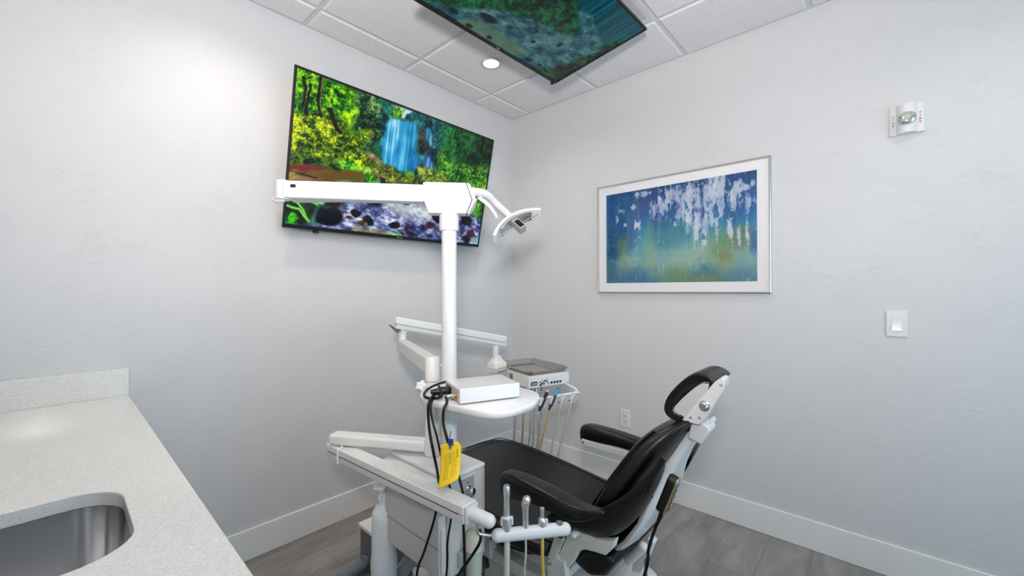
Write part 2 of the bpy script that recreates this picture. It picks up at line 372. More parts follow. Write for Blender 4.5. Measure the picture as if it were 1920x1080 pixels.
# ------------------------------------------------------------------ the room
WX, SY = -2.96, -3.75                       # near wall (behind the counter) and rear wall
def struct(ob): ob['kind'] = 'structure'; return ob
b = MB(); b.box((WX-.1, SY-.1, -.05), (.1, .1, 0)); struct(b.build('floor', FLOOR, org=(0, 0, 0)))
b = MB(); b.box((WX, 0, 0), (.1, .1, H+.08)); struct(b.build('wall_left', WALL, org=(0, 0, 0)))
b = MB(); b.box((0, SY, 0), (.1, 0, H+.08)); struct(b.build('wall_right', WALL, org=(0, 0, 0)))
b = MB(); b.box((WX-.1, SY, 0), (WX, .1, H+.08)); struct(b.build('wall_near', WALL, org=(0, 0, 0)))
DX0, DX1, DZ = -2.2, -.55, 2.15              # unseen cased opening, added behind the camera to let in daylight
b = MB(); b.box((WX-.1, SY-.1, 0), (DX0, SY, H+.08)); b.box((DX1, SY-.1, 0), (.1, SY, H+.08)); b.box((DX0, SY-.1, DZ), (DX1, SY, H+.08))
struct(b.build('wall_rear', WALL, org=(0, 0, 0)))
b = MB()
b.box((DX0-.09, SY, 0), (DX0, SY+.015, DZ+.09)); b.box((DX1, SY, 0), (DX1+.09, SY+.015, DZ+.09)); b.box((DX0, SY, DZ), (DX1, SY+.015, DZ+.09))
struct(b.build('trim_1', TRIMW))
BH = .149
def baseb(name, lo, hi): b = MB(); b.box(lo, hi); struct(b.build(name, TRIMW, bevel=.004))
baseb('baseboard_left', (-2.375, -.013, 0), (-.013, 0, BH)); baseb('baseboard_right', (-.013, SY, 0), (0, 0, BH))
baseb('baseboard_rear', (DX1+.09, SY, 0), (-.013, SY+.013, BH))
# suspended ceiling: tegular tiles in a T grid
S = .6096; gx = [-.446-S*i for i in range(-1, 6)]; gy = [-.198-S*i for i in range(-1, 8)]
gxs = sorted([max(WX, min(0, g)) for g in gx]); gys = sorted([max(SY, min(0, g)) for g in gy])
VCELL = (-1.056, -1.418)
b = MB(); vent_c = None
for x0, x1 in zip(gxs, gxs[1:]):
    for y0, y1 in zip(gys, gys[1:]):
        if x1-x0 < .05 or y1-y0 < .05: continue
        if abs(x0-VCELL[0]) < .02 and abs(y0-VCELL[1]) < .02: vent_c = (x0, x1, y0, y1); continue
        e = [.012 if abs(q) > 1e-6 and q not in (WX, SY) else .018 for q in (x0, x1, y0, y1)]
        a, c, d, f = x0+e[0], x1-e[1], y0+e[2], y1-e[3]; k = .006
        b.rings([[(a, d, H+.012), (c, d, H+.012), (c, f, H+.012), (a, f, H+.012)], [(a, d, H-.004), (c, d, H-.004), (c, f, H-.004), (a, f, H-.004)],
                 [(a+k, d+k, H-.009), (c-k, d+k, H-.009), (c-k, f-k, H-.009), (a+k, f-k, H-.009)]])
struct(b.build('ceiling', TILE, org=(0, 0, 0), smooth=20))
b = MB(); b.box((WX-.1, SY-.1, H+.006), (.1, .1, H+.05))
for g in gxs: b.box((max(WX, g-.012), SY, H-.001), (min(0, g+.012), 0, H+.01))
for g in gys: b.box((WX, max(SY, g-.012), H-.0012), (0, min(0, g+.012), H+.0098))
b.box((WX, -.019, H-.003), (0, 0, H-.0015)); b.box((-.019, SY, H-.003), (0, -.0195, H-.0015))
struct(b.build('trim_2', GRID, org=(0, 0, 0)))
# return-air grille in its own cell
x0, x1, y0, y1 = vent_c
t = thing('air_vent', ((x0+x1)/2, (y0+y1)/2, H-.006), 'white perforated metal return air grille in the ceiling grid above the ceiling television', 'air vent')
b = MB(); b.box((x0+.03, y0+.03, H-.004), (x1-.03, y1-.03, H-.002)); b.build('perforated_plate', VENT, t)
b = MB()
for lo, hi in (((x0+.006, y0+.006), (x1-.006, y0+.032)), ((x0+.006, y1-.032), (x1-.006, y1-.006)), ((x0+.006, y0+.032), (x0+.032, y1-.032)), ((x1-.032, y0+.032), (x1-.006, y1-.032))):
    b.box((*lo, H-.006), (*hi, H-.001))
b.build('frame', GRID, t)
# recessed downlights
def lamp(name, kind, loc, energy, size, color, target=None, shape='DISK', spot=None):
    l = bpy.data.lights.new(name, kind); l.energy = energy; l.color = color
    if kind == 'AREA': l.shape = shape; l.size = size if not isinstance(size, tuple) else size[0]
    if kind == 'AREA' and isinstance(size, tuple): l.size_y = size[1]
    if kind == 'SPOT': l.spot_size = spot; l.spot_blend = 1.; l.shadow_soft_size = size
    o = bpy.data.objects.new(name, l); COL.objects.link(o); o.location = loc
    d = (V(target)-V(loc)) if target else V((0, 0, -1)); o.rotation_euler = d.to_track_quat('-Z', 'Y').to_euler(); return o
def downlight(x, y, label):
    t = thing('downlight', (x, y, H-.009), label, 'ceiling light')
    b = MB(); b.lathe((x, y, H-.009), (0, 0, -1), [(0, .045), (0, .064), (.004, .066), (.009, .060), (.008, .049), (.002, .045)], 40); b.build('trim_ring', WHITE, t, smooth=50)
    b = MB(); b.lathe((x, y, H-.009), (0, 0, -1), [(.001, .0), (.001, .0452), (.0025, .045), (.006, .03), (.007, 0)], 32); b.build('lens', LEDM, t)
    lamp('downlight_beam', 'SPOT', (x, y, H-.03), DL, .05, (1, .91, .80), spot=math.radians(150))
DL = 25.
downlight(-.741, -.494, 'round lit recessed downlight beside the ceiling television, near the corner')
downlight(-2.03, -.50, 'round lit recessed downlight by the left wall, left of the wall television')
downlight(-.75, -2.85, 'round lit recessed downlight by the right wall, beyond the fire strobe')
downlight(-2.03, -2.85, 'round recessed downlight added for ambient light near the counter, behind the viewpoint')  # unseen fixture added to raise the ambient light
# ------------------------------------------------------------------ televisions
def television(name, label, O, ax, ay, w, h, logo, img_fn, nu, nv, estr, rough, bz=.011, chin=.02, thick=.035):
    az = ax.cross(ay); c = O + ax*(w/2) + ay*(h/2)             # az points out of the screen
    t = thing(name, c - az*thick, label, 'television')
    b = MB(); fr = .006
    def rect(m0, m1, d): return [O+ax*m0+ay*m1+az*d, O+ax*(w-m0)+ay*m1+az*d, O+ax*(w-m0)+ay*(h-m0)+az*d, O+ax*m0+ay*(h-m0)+az*d]
    b.rings([rect(0, 0, -.012), rect(0, 0, .0), rect(bz, chin, .0), rect(bz, chin, -.004)], cap=False); b.build('bezel', BLACK, t)
    b = MB(); b.rings([rect(.0, .0, -.012), rect(.02, .02, -.016), rect(.10, .10, -thick)]); b.build('back_panel', BLACK, t)
    so = O+ax*bz+ay*chin-az*.0025; sw, sh = w-2*bz, h-bz-chin
    img = img_fn(so, ax, ay, sw, sh, nu, nv)
    sm = attr_mat(name+'_picture', True, rough, estr=estr)
    picture_grid('screen', so, ax, ay, sw, sh, nu, nv, img, sm, t)
    text_mesh(logo, 'logo', WINK, t, O+ax*(w/2)+ay*(chin*.48)+az*.0002, ax, ay, chin*.62)
    return t, so, sw, sh
def plane_uv(so, ax, ay, w, h):
    n = ax.cross(ay)
    def f(u, v):
        d = sight(u, v); k = n.dot(so-CAM)/n.dot(d); p = CAM+d*k-so; return (p.dot(ax)/w, p.dot(ay)/h)
    return f
def forest(so, ax, ay, w, h, nu, nv):
    P = Paint(nu, nv, w/h, 3); uv = plane_uv(so, ax, ay, w, h)
    q = lambda pts: [uv(500+a*.35176, 100+c*.35185) for a, c in pts]
    # far woods, dark to the right
    dk = P.leaves(26, 1, (.01, .10, .06), (.02, .28, .12), (.12, .48, .18)); P.put(np.ones(P.u.shape), dk)
    P.put(np.clip((P.u-.70)/.3, 0, 1), dk*np.array([.45, .5, .55]), 1.)
    P.put(P.poly(q([(560, 220), (720, 260), (900, 340), (960, 400), (930, 520), (880, 620), (600, 640), (560, 400)]), .03, .03), P.leaves(24, 9, (.0, .10, .17), (.02, .27, .33), (.15, .48, .42)))
    P.put(P.poly(q([(670, 270), (775, 305), (745, 325), (735, 345), (700, 320), (690, 300)]), .008, .02), (.78, .90, .95))
    P.put(P.poly(q([(690, 275), (720, 300), (715, 340), (640, 330), (655, 290)]), .01, .03), P.leaves(40, 12, (.10, .36, .02), (.35, .62, .08), (.62, .85, .3)))
    P.put(P.blob(*uv(765, 325), .035, .05, .4, .6), P.leaves(40, 13, (.08, .36, .05), (.25, .6, .12), (.5, .82, .3)))
    P.put(P.blob(*uv(838, 365), .022, .035, .4, .6), (.45, .72, .2))
    # tall dark tree left of the falls
    P.put(P.poly(q([(455, 190), (560, 215), (605, 270), (600, 400), (585, 470), (545, 520), (490, 470), (450, 420), (470, 300)]), .012, .03), P.leaves(34, 14, (.01, .08, .05), (.07, .27, .14), (.42, .58, .30)))
    # falls
    fw = P.noise(70, 3.0, 4, 21); fl = P.noise(6, 5, 3, 22); gr = np.clip((P.v-.35)/.5, 0, 1)
    water = P.ramp(np.clip(-.08+fw*.75+gr*.30+(fl-.5)*.8, 0, 1), [(0, (.0, .22, .38)), (.38, (.02, .46, .66)), (.62, (.30, .70, .88)), (.85, (.80, .92, .98)), (1, (.97, .99, 1))])
    P.put(P.poly(q([(655, 335), (700, 345), (793, 374), (803, 420), (803, 600), (760, 632), (700, 628), (612, 585), (606, 470), (640, 400)]), .008, .012), water)
    P.put(P.poly(q([(795, 378), (818, 382), (822, 470), (806, 480)]), .008, .01), water*.75)
    P.put(P.poly(q([(805, 400), (850, 405), (862, 520), (830, 545), (805, 540)]), .01, .02), P.leaves(28, 30, (.02, .07, .09), (.10, .20, .18), (.28, .28, .2)))
    P.put(P.poly(q([(848, 400), (872, 400), (888, 440), (888, 500), (868, 495), (855, 460)]), .008, .012), water*.8)
    P.put(P.poly(q([(775, 550), (800, 540), (800, 610), (780, 628)]), .01, .01), (.15, .50, .85), .8)
    P.put(P.poly(q([(826, 552), (865, 548), (888, 600), (880, 620), (840, 600)]), .012, .01), P.ramp(fw, [(0, (.05, .15, .45)), (.6, (.25, .5, .85)), (1, (.8, .9, 1))]), .9)
    # right bank
    P.put(P.poly(q([(905, 560), (930, 520), (1000, 580), (1060, 600), (1190, 610), (1180, 760), (1000, 700), (890, 660)]), .02, .05), P.leaves(36, 31, (.03, .20, .02), (.12, .42, .06), (.45, .66, .2)))
    P.put(P.poly(q([(795, 610), (850, 595), (905, 630), (1010, 700), (950, 712), (830, 700)]), .012, .03), P.leaves(44, 32, (.16, .22, .03), (.36, .46, .08), (.64, .70, .3)))
    P.put(P.blob(*uv(1015, 515), .02, .05, .5, .3), (.12, .25, .38), .6)
    # bright forest on the left
    P.put(P.poly(q([(100, 40), (330, 130), (470, 195), (480, 300), (445, 400), (535, 425), (520, 500), (90, 520)]), .012, .03), P.leaves(30, 40, (.04, .26, .0), (.28, .62, .0), (.66, .90, .06), 1.5))
    P.put(P.poly(q([(340, 330), (420, 370), (455, 440), (400, 470), (330, 420), (280, 360)]), .02, .05), P.leaves(30, 41, (.03, .06, .0), (.10, .2, .02), (.4, .6, .05)))
    P.put(P.poly(q([(110, 300), (300, 320), (390, 400), (540, 425), (520, 520), (600, 590), (500, 630), (380, 610), (90, 590)]), .012, .04), P.leaves(36, 42, (.10, .20, .0), (.36, .52, .0), (.82, .86, .10), 1.5))
    P.put(P.poly(q([(90, 510), (300, 560), (400, 600), (380, 622), (90, 592)]), .012, .04), P.leaves(40, 43, (.01, .03, .01), (.06, .14, .02), (.35, .5, .05)))
    P.put(P.poly(q([(360, 575), (470, 560), (505, 600), (490, 628), (400, 618)]), .01, .03), P.leaves(50, 44, (.05, .30, .0), (.18, .60, .02), (.55, .85, .2)))
    for pts, ww in (([(287, 115), (283, 200), (277, 250), (292, 335)], .0065), ([(203, 130), (205, 200), (190, 285)], .0055), ([(232, 170), (222, 230), (207, 320)], .0055), ([(292, 330), (240, 325)], .004), ([(340, 300), (370, 400), (390, 420)], .008), ([(215, 135), (245, 128)], .003)):
        P.put(P.line(q(pts), ww, .003, .008), (.09, .05, .02))
    P.put(P.line(q([(296, 120), (290, 200), (285, 250), (298, 320)]), .0018, .002, .008), (.55, .45, .25))
    # bank rocks
    P.put(P.poly(q([(510, 515), (560, 535), (612, 585), (590, 592), (540, 545)]), .008, .02), P.ramp(P.noise(30, 30, 4, 50), [(0, (.35, .25, .15)), (1, (.85, .72, .58))]))
    P.put(P.poly(q([(535, 590), (640, 595), (740, 640), (830, 670), (830, 700), (620, 690), (520, 640)]), .012, .03), P.leaves(44, 51, (.14, .14, .02), (.38, .44, .06), (.70, .74, .26), 1.2))
    P.put(P.poly(q([(560, 640), (640, 650), (640, 672), (580, 668)]), .008, .02), P.leaves(50, 52, (.12, .08, .05), (.35, .27, .2), (.6, .5, .4)))
    # pool
    pn = P.noise(5, 26, 3, 60); pc = P.ramp(np.clip(pn*.6+P.u*1.0, 0, 1), [(0, (.62, .50, .42)), (.25, (.52, .40, .30)), (.42, (.40, .28, .05)), (.6, (.34, .33, .12)), (.85, (.75, .75, .72)), (1, (.4, .42, .3))])
    P.put(P.poly(q([(90, 588), (230, 600), (360, 622), (500, 628), (560, 650), (520, 700), (80, 700)]), .008, .01), pc)
    P.put(P.poly(q([(90, 585), (200, 595), (310, 612), (300, 628), (200, 632), (90, 612)]), .008, .008), (.45, .12, .13), .9)
    P.put(P.line(q([(130, 625), (180, 640), (270, 662)]), .003, .003, .01), (.12, .08, .06)); P.put(P.line(q([(110, 680), (160, 640)]), .003, .003, .01), (.2, .2, .03))
    P.put(P.poly(q([(90, 640), (150, 615), (160, 650), (120, 690), (90, 690)]), .008, .02), (.72, .70, .25), .6)
    P.put(P.poly(q([(505, 680), (560, 652), (622, 690), (620, 700), (500, 700)]), .008, .04), P.leaves(60, 61, (.04, .3, .0), (.14, .62, .02), (.5, .88, .2)))
    P.put(P.poly(q([(515, 610), (560, 605), (570, 640), (530, 645)]), .01, .03), P.leaves(60, 62, (.05, .3, .0), (.2, .6, .05), (.6, .85, .3)))
    # river
    riv = P.poly(q([(60, 692), (640, 692), (900, 700), (1000, 720), (1090, 800), (1180, 950), (1180, 1080), (60, 960)]), .01, .01)
    rn = .45*P.noise(12, 46, 5, 70, .72, ang=-.35)+.55*P.noise(20, 30, 5, 77, .7); rl = P.noise(5, 7, 3, 71)
    P.put(riv, P.ramp(np.clip(.5+(rn-.5)*2.1+(rl-.5)*.7, 0, 1), [(0, (.03, .04, .10)), (.3, (.17, .19, .36)), (.5, (.34, .37, .58)), (.7, (.58, .62, .78)), (1, (.95, .96, 1))]))
    P.put(P.poly(q([(600, 765), (860, 790), (930, 900), (760, 880), (640, 830)]), .03, .05), P.ramp(np.clip(.3+rn*1.0, 0, 1), [(0, (.3, .36, .42)), (.5, (.66, .72, .72)), (1, (.95, .97, .94))]), .75)
    for a, c, ru, rv, k in ((585, 795, .032, .055, 0), (520, 780, .035, .03, 1), (470, 850, .03, .03, 0), (540, 890, .028, .045, 0), (680, 915, .028, .03, 0), (745, 935, .016, .03, 2), (640, 778, .02, .012, 0), (730, 795, .035, .016, 2), (870, 915, .03, .03, 2), (910, 880, .03, .05, 0), (1060, 890, .04, .06, 0), (1090, 960, .035, .06, 2), (1060, 990, .04, .05, 0), (440, 875, .022, .018, 2), (500, 905, .03, .02, 1)):
        base = [(.05, .05, .07), (.25, .22, .12), (.22, .12, .16)][k]
        P.put(P.blob(*uv(500+a*.35176, 100+c*.35185), ru*.85, rv*.85, .3, .75, seed=int(a)), P.ramp(P.noise(22, 30, 4, int(c)), [(0, np.array(base)*.5), (.6, np.array(base)*1.3), (1, np.array(base)*2.6+.1)]))
    P.put(P.poly(q([(80, 760), (300, 765), (400, 770), (390, 890), (330, 915), (60, 905)]), .012, .03), P.ramp(P.noise(16, 20, 4, 80), [(0, (.01, .03, .02)), (.5, (.05, .14, .08)), (1, (.35, .36, .2))]))
    P.put(P.poly(q([(300, 765), (400, 768), (410, 830), (330, 850), (290, 820)]), .012, .03), P.ramp(P.noise(14, 40, 4, 81), [(0, (.02, .03, .03)), (.5, (.16, .15, .08)), (1, (.55, .65, .85))]))
    P.put(P.blob(*uv(500+325*.35176, 100+865*.35185), .058, .072, .2, .2), P.ramp(np.clip(P.noise(14, 20, 4, 82)*.6+(P.v-.10)*4.2, 0, 1), [(0, (.01, .015, .025)), (.6, (.05, .09, .15)), (1, (.42, .58, .78))]))
    P.put(P.poly(q([(410, 760), (450, 762), (430, 800), (400, 790)]), .01, .02), (.12, .38, .75), .8)
    P.put(P.poly(q([(225, 905), (290, 800), (268, 860), (262, 915)]), .008, .01), (.35, .55, .55), .8)
    P.put(P.poly(q([(80, 850), (130, 840), (170, 880), (160, 915), (80, 910)]), .01, .04), P.leaves(50, 83, (.0, .25, .0), (.1, .66, .0), (.4, .95, .1)))
    for pts in ([(112, 765), (170, 800), (222, 890)], [(105, 810), (170, 830), (225, 895)], [(120, 770), (150, 790)], [(205, 765), (250, 790), (300, 800)], [(180, 762), (220, 780), (270, 805)]):
        P.put(P.line(q(pts), .0055, .004, .004), (.30, .66, .12)); P.put(P.line(q(pts), .0016, .002, .004), (.72, .92, .5))
    P.put(P.poly(q([(450, 930), (560, 935), (660, 960), (640, 975), (450, 955)]), .01, .02), P.ramp(P.noise(30, 40, 3, 84), [(0, (.3, .26, .12)), (1, (.78, .74, .5))]))
    P.put(P.poly(q([(640, 955), (700, 962), (720, 985), (640, 980)]), .008, .03), (.3, .8, .15), .8)
    P.put(P.poly(q([(1080, 800), (1150, 790), (1160, 860), (1120, 880), (1080, 850)]), .015, .04), P.leaves(50, 85, (.05, .3, .02), (.2, .56, .08), (.55, .85, .3)))
    P.put(P.poly(q([(1085, 985), (1130, 980), (1125, 1022), (1095, 1012)]), .008, .01), (.48, .66, .70), .9)
    return np.clip(P.img*1.02, 0, 1)
def stream(so, ax, ay, w, h, nu, nv):
    P = Paint(nu, nv, w/h, 5); uv = plane_uv(so, ax, ay, w, h); q = lambda pts: [uv(a, c) for a, c in pts]
    P.put(np.ones(P.u.shape), P.leaves(16, 2, (.01, .13, .10), (.02, .27, .17), (.07, .42, .22)))
    fw = P.noise(60, 2.4, 4, 21)
    P.put(P.poly(q([(1075, -80), (1215, -80), (1215, 60), (1130, 85), (1085, 50)]), .02, .03), P.ramp(fw, [(0, (.0, .15, .22)), (.5, (.0, .30, .36)), (1, (.08, .50, .55))]))
    P.put(P.poly(q([(780, 2), (830, 15), (870, 40), (860, 60), (780, 20)]), .01, .03), (.04, .13, .16))
    riv = P.poly(q([(790, -5), (850, 15), (930, 18), (1010, 40), (1060, 66), (1090, 62), (1085, 20), (1110, 30), (1130, 90), (1105, 112), (1030, 130), (980, 122)]), .012, .02)
    rn = P.noise(14, 22, 5, 31, .6)
    P.put(riv, P.ramp(np.clip(.48+(rn-.5)*1.5, 0, 1), [(0, (.03, .17, .22)), (.4, (.14, .36, .42)), (.65, (.27, .48, .50)), (1, (.50, .66, .62))]))
    P.put(P.poly(q([(845, 42), (880, 30), (915, 42), (950, 70), (1000, 100), (970, 108), (920, 85)]), .015, .03), (.40, .52, .40), .75)
    P.put(P.poly(q([(1005, 75), (1060, 60), (1085, 75), (1040, 95)]), .02, .03), (.40, .52, .52), .6)
    for a, c, ru, rv in ((915, 34, .05, .035), (880, 48, .02, .02), (917, 70, .018, .02), (1000, 78, .014, .02), (1050, 84, .012, .03), (992, 112, .03, .03), (1012, 122, .016, .02), (850, 20, .03, .03), (1085, 115, .03, .04)):
        P.put(P.blob(*uv(a, c), ru, rv, .35, .35, seed=a), (.05, .10, .12), .92)
    P.put(P.poly(q([(985, 125), (1040, 128), (1100, 105), (1150, 88), (1110, 130), (1040, 155)]), .015, .03), P.leaves(20, 41, (.03, .07, .06), (.07, .20, .13), (.15, .34, .22)))
    return np.clip(P.img*1.0, 0, 1)
ti = math.radians(12.33); ay = V((0, -math.sin(ti), math.cos(ti)))       # top of the set leans out from the wall
def tvrow(W):                                # lower left corner for a set of width W that keeps its outline
    k = (W-1.24)/.21; return V((-1.851+.119*k, -.237+.349*k, 1.60+.05*k))
W = 1.335; O = tvrow(W)
tv, *_ = television('wall_television', 'large flat television tilted forward high on the left wall, showing a waterfall in a forest', O, X, ay, W, W*.577, 'Hisense', forest, 460, 262, 1.0, .3)
b = MB(); b.box((O.x+.45, -.03, O.z+.22), (O.x+.9, .0, O.z+.55)); b.box((O.x+.5, -.15, O.z+.3), (O.x+.53, -.03, O.z+.5)); b.box((O.x+.8, -.15, O.z+.3), (O.x+.83, -.03, O.z+.5)); b.build('wall_bracket', BLACK, tv)
b = MB(); c_ = O+X*.165-V((0, 0, .004)); b.box(c_-V((.012, .0, .008)), c_+V((.012, .018, .006))); b.build('remote_sensor', BLACK, tv)
# television under the ceiling, tilted towards the chair; its lower edge is the one near the left wall
tc_ = math.radians(-8.04); ty = math.radians(-1.18)
Rm = Matrix.Rotation(tc_, 3, 'X') @ Matrix.Rotation(ty, 3, 'Y')
W2 = 1.0; h2 = W2*.577; A = V((-.561, -.850, 2.534))
ex = Rm@X; ey = -(Rm@Y)
tv2, *_ = television('ceiling_television', 'flat television hung face down under the ceiling, showing a dim teal stream', A-ex*W2, ex, ey, W2, h2, 'TCL', stream, 400, 230, .62, .12)
cc = A-ex*(W2/2)+ey*(h2/2)
b = MB(); b.box((cc.x-.2, cc.y-.15, H-.02), (cc.x+.2, cc.y+.15, H-.004)); b.cyl((cc.x, cc.y, H-.02), (cc.x, cc.y, cc.z+.03), .03); b.build('ceiling_bracket', BLACK, tv2)
b = MB(); p_ = A-ex*.025; b.obox(p_-ey*.004+ex.cross(ey)*.002, ex, ey, ex.cross(ey), .014, .012, .014); b.build('remote_sensor', BLACK, tv2)
# ------------------------------------------------------------------ things on the right wall
t = thing('framed_artwork', (0, -1.339, 1.287), 'framed abstract print in blue and green with white drips on the right wall', 'picture')
y0, y1, z0, z1 = -1.860, -.820, 1.287, 2.017; fw_, fd = .010, .026
def ypl(m, x): return [V((x, y1-m, z0+m)), V((x, y0+m, z0+m)), V((x, y0+m, z1-m)), V((x, y1-m, z1-m))]
b = MB(); b.rings([ypl(0, -.001), ypl(0, -fd), ypl(.004, -fd-.003), ypl(fw_, -fd), ypl(fw_, -.012)], cap=False); b.build('frame', mat('satin_silver', (.80, .80, .79), .3, metal=.9), t)
b = MB(); b.rings([ypl(fw_-.002, -.001), ypl(fw_-.002, -.014)]); b.build('mat_board', mat('white_mat_board', (.93, .93, .94), .7, var=.005), t)
def abstract(nu, nv, o, ww, hh):
    P = Paint(nu, nv, ww/hh, 9)
    def uvp(a, c): p = at(1100+a*.27778, 270+c*.27778, 'x', 0); return ((o.y-p.y)/ww, (p.z-o.z)/hh)
    q = lambda pts: [uvp(*p) for p in pts]
    n1 = P.noise(3, 2.2, 5, 1, .6); n2 = P.noise(9, 1.6, 4, 2, .6); tv_ = np.clip(P.v+(n1-.5)*.55+(n2-.5)*.18, 0, 1)
    P.put(np.ones(P.u.shape), P.ramp(tv_, [(0, (.26, .48, .56)), (.18, (.50, .67, .64)), (.38, (.36, .63, .66)), (.55, (.16, .53, .66)), (.72, (.05, .36, .62)), (1, (.05, .25, .48))]))
    P.put(P.poly(q([(135, 340), (350, 330), (350, 520), (320, 600), (300, 750), (135, 760)]), .03, .03), P.ramp(n1, [(0, (.05, .18, .38)), (.5, (.07, .31, .55)), (1, (.15, .43, .55))]), .85)
    P.put(P.poly(q([(130, 600), (200, 640), (230, 800), (200, 940), (130, 940)]), .06, .06), (.04, .32, .46), .7)
    P.put(P.poly(q([(240, 860), (430, 850), (460, 940), (200, 940)]), .06, .06), (.12, .36, .60), .6)
    for a, c, ru, rv, col, op in ((440, 720, .05, .25, (.60, .68, .52), .55), (250, 690, .04, .12, (.45, .58, .38), .6), (260, 800, .05, .1, (.58, .66, .5), .5), (700, 760, .16, .12, (.66, .74, .66), .6), (940, 760, .05, .14, (.52, .45, .2), .6), (900, 700, .06, .16, (.45, .56, .36), .5), (1050, 630, .06, .1, (.42, .42, .22), .6), (1080, 800, .12, .14, (.55, .70, .68), .55), (620, 880, .1, .08, (.42, .56, .34), .6), (780, 910, .12, .05, (.5, .58, .3), .5), (560, 590, .1, .14, (.30, .54, .54), .5), (1140, 650, .025, .1, (.10, .32, .62), .8), (980, 630, .1, .07, (.40, .58, .45), .5)):
        P.put(P.blob(*uvp(a, c), ru, rv, 1.2, .5, seed=a), col, op)
    strk = P.noise(44, 1.3, 4, 20, .6)                        # vertical drips
    P.put(np.clip((strk-.55)*6, 0, 1)*np.clip((P.v-.25)*3, 0, 1)*np.clip((1.05-P.v)*3, 0, 1), (.25, .56, .76), .35)
    P.put(np.clip((.42-strk)*6, 0, 1)*np.clip((P.v-.3)*3, 0, 1), (.06, .26, .50), .45)
    W_ = np.zeros(P.u.shape)
    for a, c, ru, rv in ((520, 420, .05, .17), (590, 350, .09, .13), (470, 440, .05, .12), (640, 430, .06, .2), (700, 350, .07, .2), (760, 450, .045, .3), (800, 560, .035, .26), (830, 350, .06, .25), (900, 300, .06, .22), (920, 420, .03, .14), (1000, 360, .05, .16), (1020, 300, .035, .1), (690, 500, .03, .16), (740, 580, .02, .2), (1095, 400, .018, .14), (1090, 620, .014, .22), (350, 350, .03, .05), (400, 340, .04, .04), (350, 550, .03, .06), (215, 510, .025, .06), (240, 455, .035, .03), (265, 548, .03, .025), (600, 545, .02, .04), (1085, 300, .03, .05), (1120, 265, .02, .04), (1140, 380, .02, .03), (970, 570, .02, .16), (1035, 620, .012, .12), (880, 560, .014, .2), (320, 430, .03, .04), (365, 635, .012, .02), (850, 500, .02, .14)):
        W_ = np.maximum(W_, np.clip(1.15-np.hypot((P.u-uvp(a, c)[0])/ru, (P.v-uvp(a, c)[1])/rv), 0, 1))
    tx = P.noise(46, 24, 5, 33, .8); dr = P.noise(60, 3, 4, 34, .6)
    P.put(np.clip((W_*1.15+(tx-.5)*2.0+(dr-.5)*1.1-.40)*3.0, 0, 1), P.ramp(P.noise(24, 10, 4, 35), [(0, (.50, .60, .76)), (.45, (.76, .79, .85)), (1, (.96, .95, .96))]), .92)
    sp = P.noise(70, 70, 2, 36); P.put(np.clip((sp-.80)*14, 0, 1)*np.clip((P.v-.5)*2, 0, 1), (.80, .86, .92), .5)
    P.put(np.clip((P.noise(20, 9, 4, 38)-.62)*7, 0, 1)*np.clip(W_*1.5, 0, 1), (.14, .24, .55), .6)
    return P.img
po = V((-.0145, -.885, 1.352)); pw, ph = .908, .603
picture_grid('print', po, -Y, Z, pw, ph, 420, 280, abstract(420, 280, po, pw, ph), attr_mat('abstract_print', False, .7, 0.), t)
b = MB(); b.rings([ypl(fw_-.001, -.0185), ypl(fw_-.001, -.0205)]); 
GLASS = bpy.data.materials.new('picture_glass'); GLASS.use_nodes = True; nt = GLASS.node_tree; nt.nodes.remove(nt.nodes['Principled BSDF'])
g1 = nt.nodes.new('ShaderNodeBsdfTransparent'); g2 = nt.nodes.new('ShaderNodeBsdfGlossy'); g2.inputs['Roughness'].default_value = .02; mxs = nt.nodes.new('ShaderNodeMixShader'); fr = nt.nodes.new('ShaderNodeFresnel'); fr.inputs['IOR'].default_value = 1.45
fm = nt.nodes.new('ShaderNodeMath'); fm.operation = 'MULTIPLY'; fm.inputs[1].default_value = .7; nt.links.new(fr.outputs[0], fm.inputs[0])
nt.links.new(fm.outputs[0], mxs.inputs[0]); nt.links.new(g1.outputs[0], mxs.inputs[1]); nt.links.new(g2.outputs[0], mxs.inputs[2]); nt.links.new(mxs.outputs[0], nt.nodes['Material Output'].inputs[0])
b.build('glass', GLASS, t)
# fire strobe
t = thing('fire_strobe', (0, -2.378, 2.0), 'white fire alarm strobe with clear lens and red FIRE lettering on the right wall', 'fire alarm')
yc, zc = -2.378, 2.065; hw, hh = .0585, .065
b = MB(); prof = [(-1, .008), (-.86, .014), (-.60, .016), (-.46, .030), (-.25, .040), (0, .042), (.25, .040), (.46, .030), (.60, .016), (.86, .014), (1, .008)]
b.rings([[V((0, yc+hw*a, zc-hh)) for a, _ in prof] + [V((-d, yc+hw*a, zc-hh)) for a, d in reversed(prof)], [V((0, yc+hw*a, zc+hh)) for a, _ in prof] + [V((-d, yc+hw*a, zc+hh)) for a, d in reversed(prof)]]); b.build('housing', PLAST, t, bevel=.002, seg=2)
b = MB(); ring = lambda r, x: [V((x, yc+r*.032*math.cos(k*PI/12)*(1 if abs(math.cos(k*PI/12)) < .9 else .95), zc-.004+r*.029*math.sin(k*PI/12))) for k in range(24)]
b.rings([ring(1, -.038), ring(1, -.046), ring(.8, -.053), ring(.4, -.056)]); b.build('lens', LENSM, t)
b = MB(); b.cyl((-.054, yc, zc-.004), (-.059, yc, zc-.004), .010); b.box((-.058, yc-.020, zc+.004), (-.0545, yc+.020, zc+.008)); b.build('flash_tube', mat('tube_metal', (.72, .68, .60), .3, metal=1), t)
b = MB(); b.cyl((-.040, yc, zc-.052), (-.0435, yc, zc-.052), .004); b.build('screw', STEEL, t)
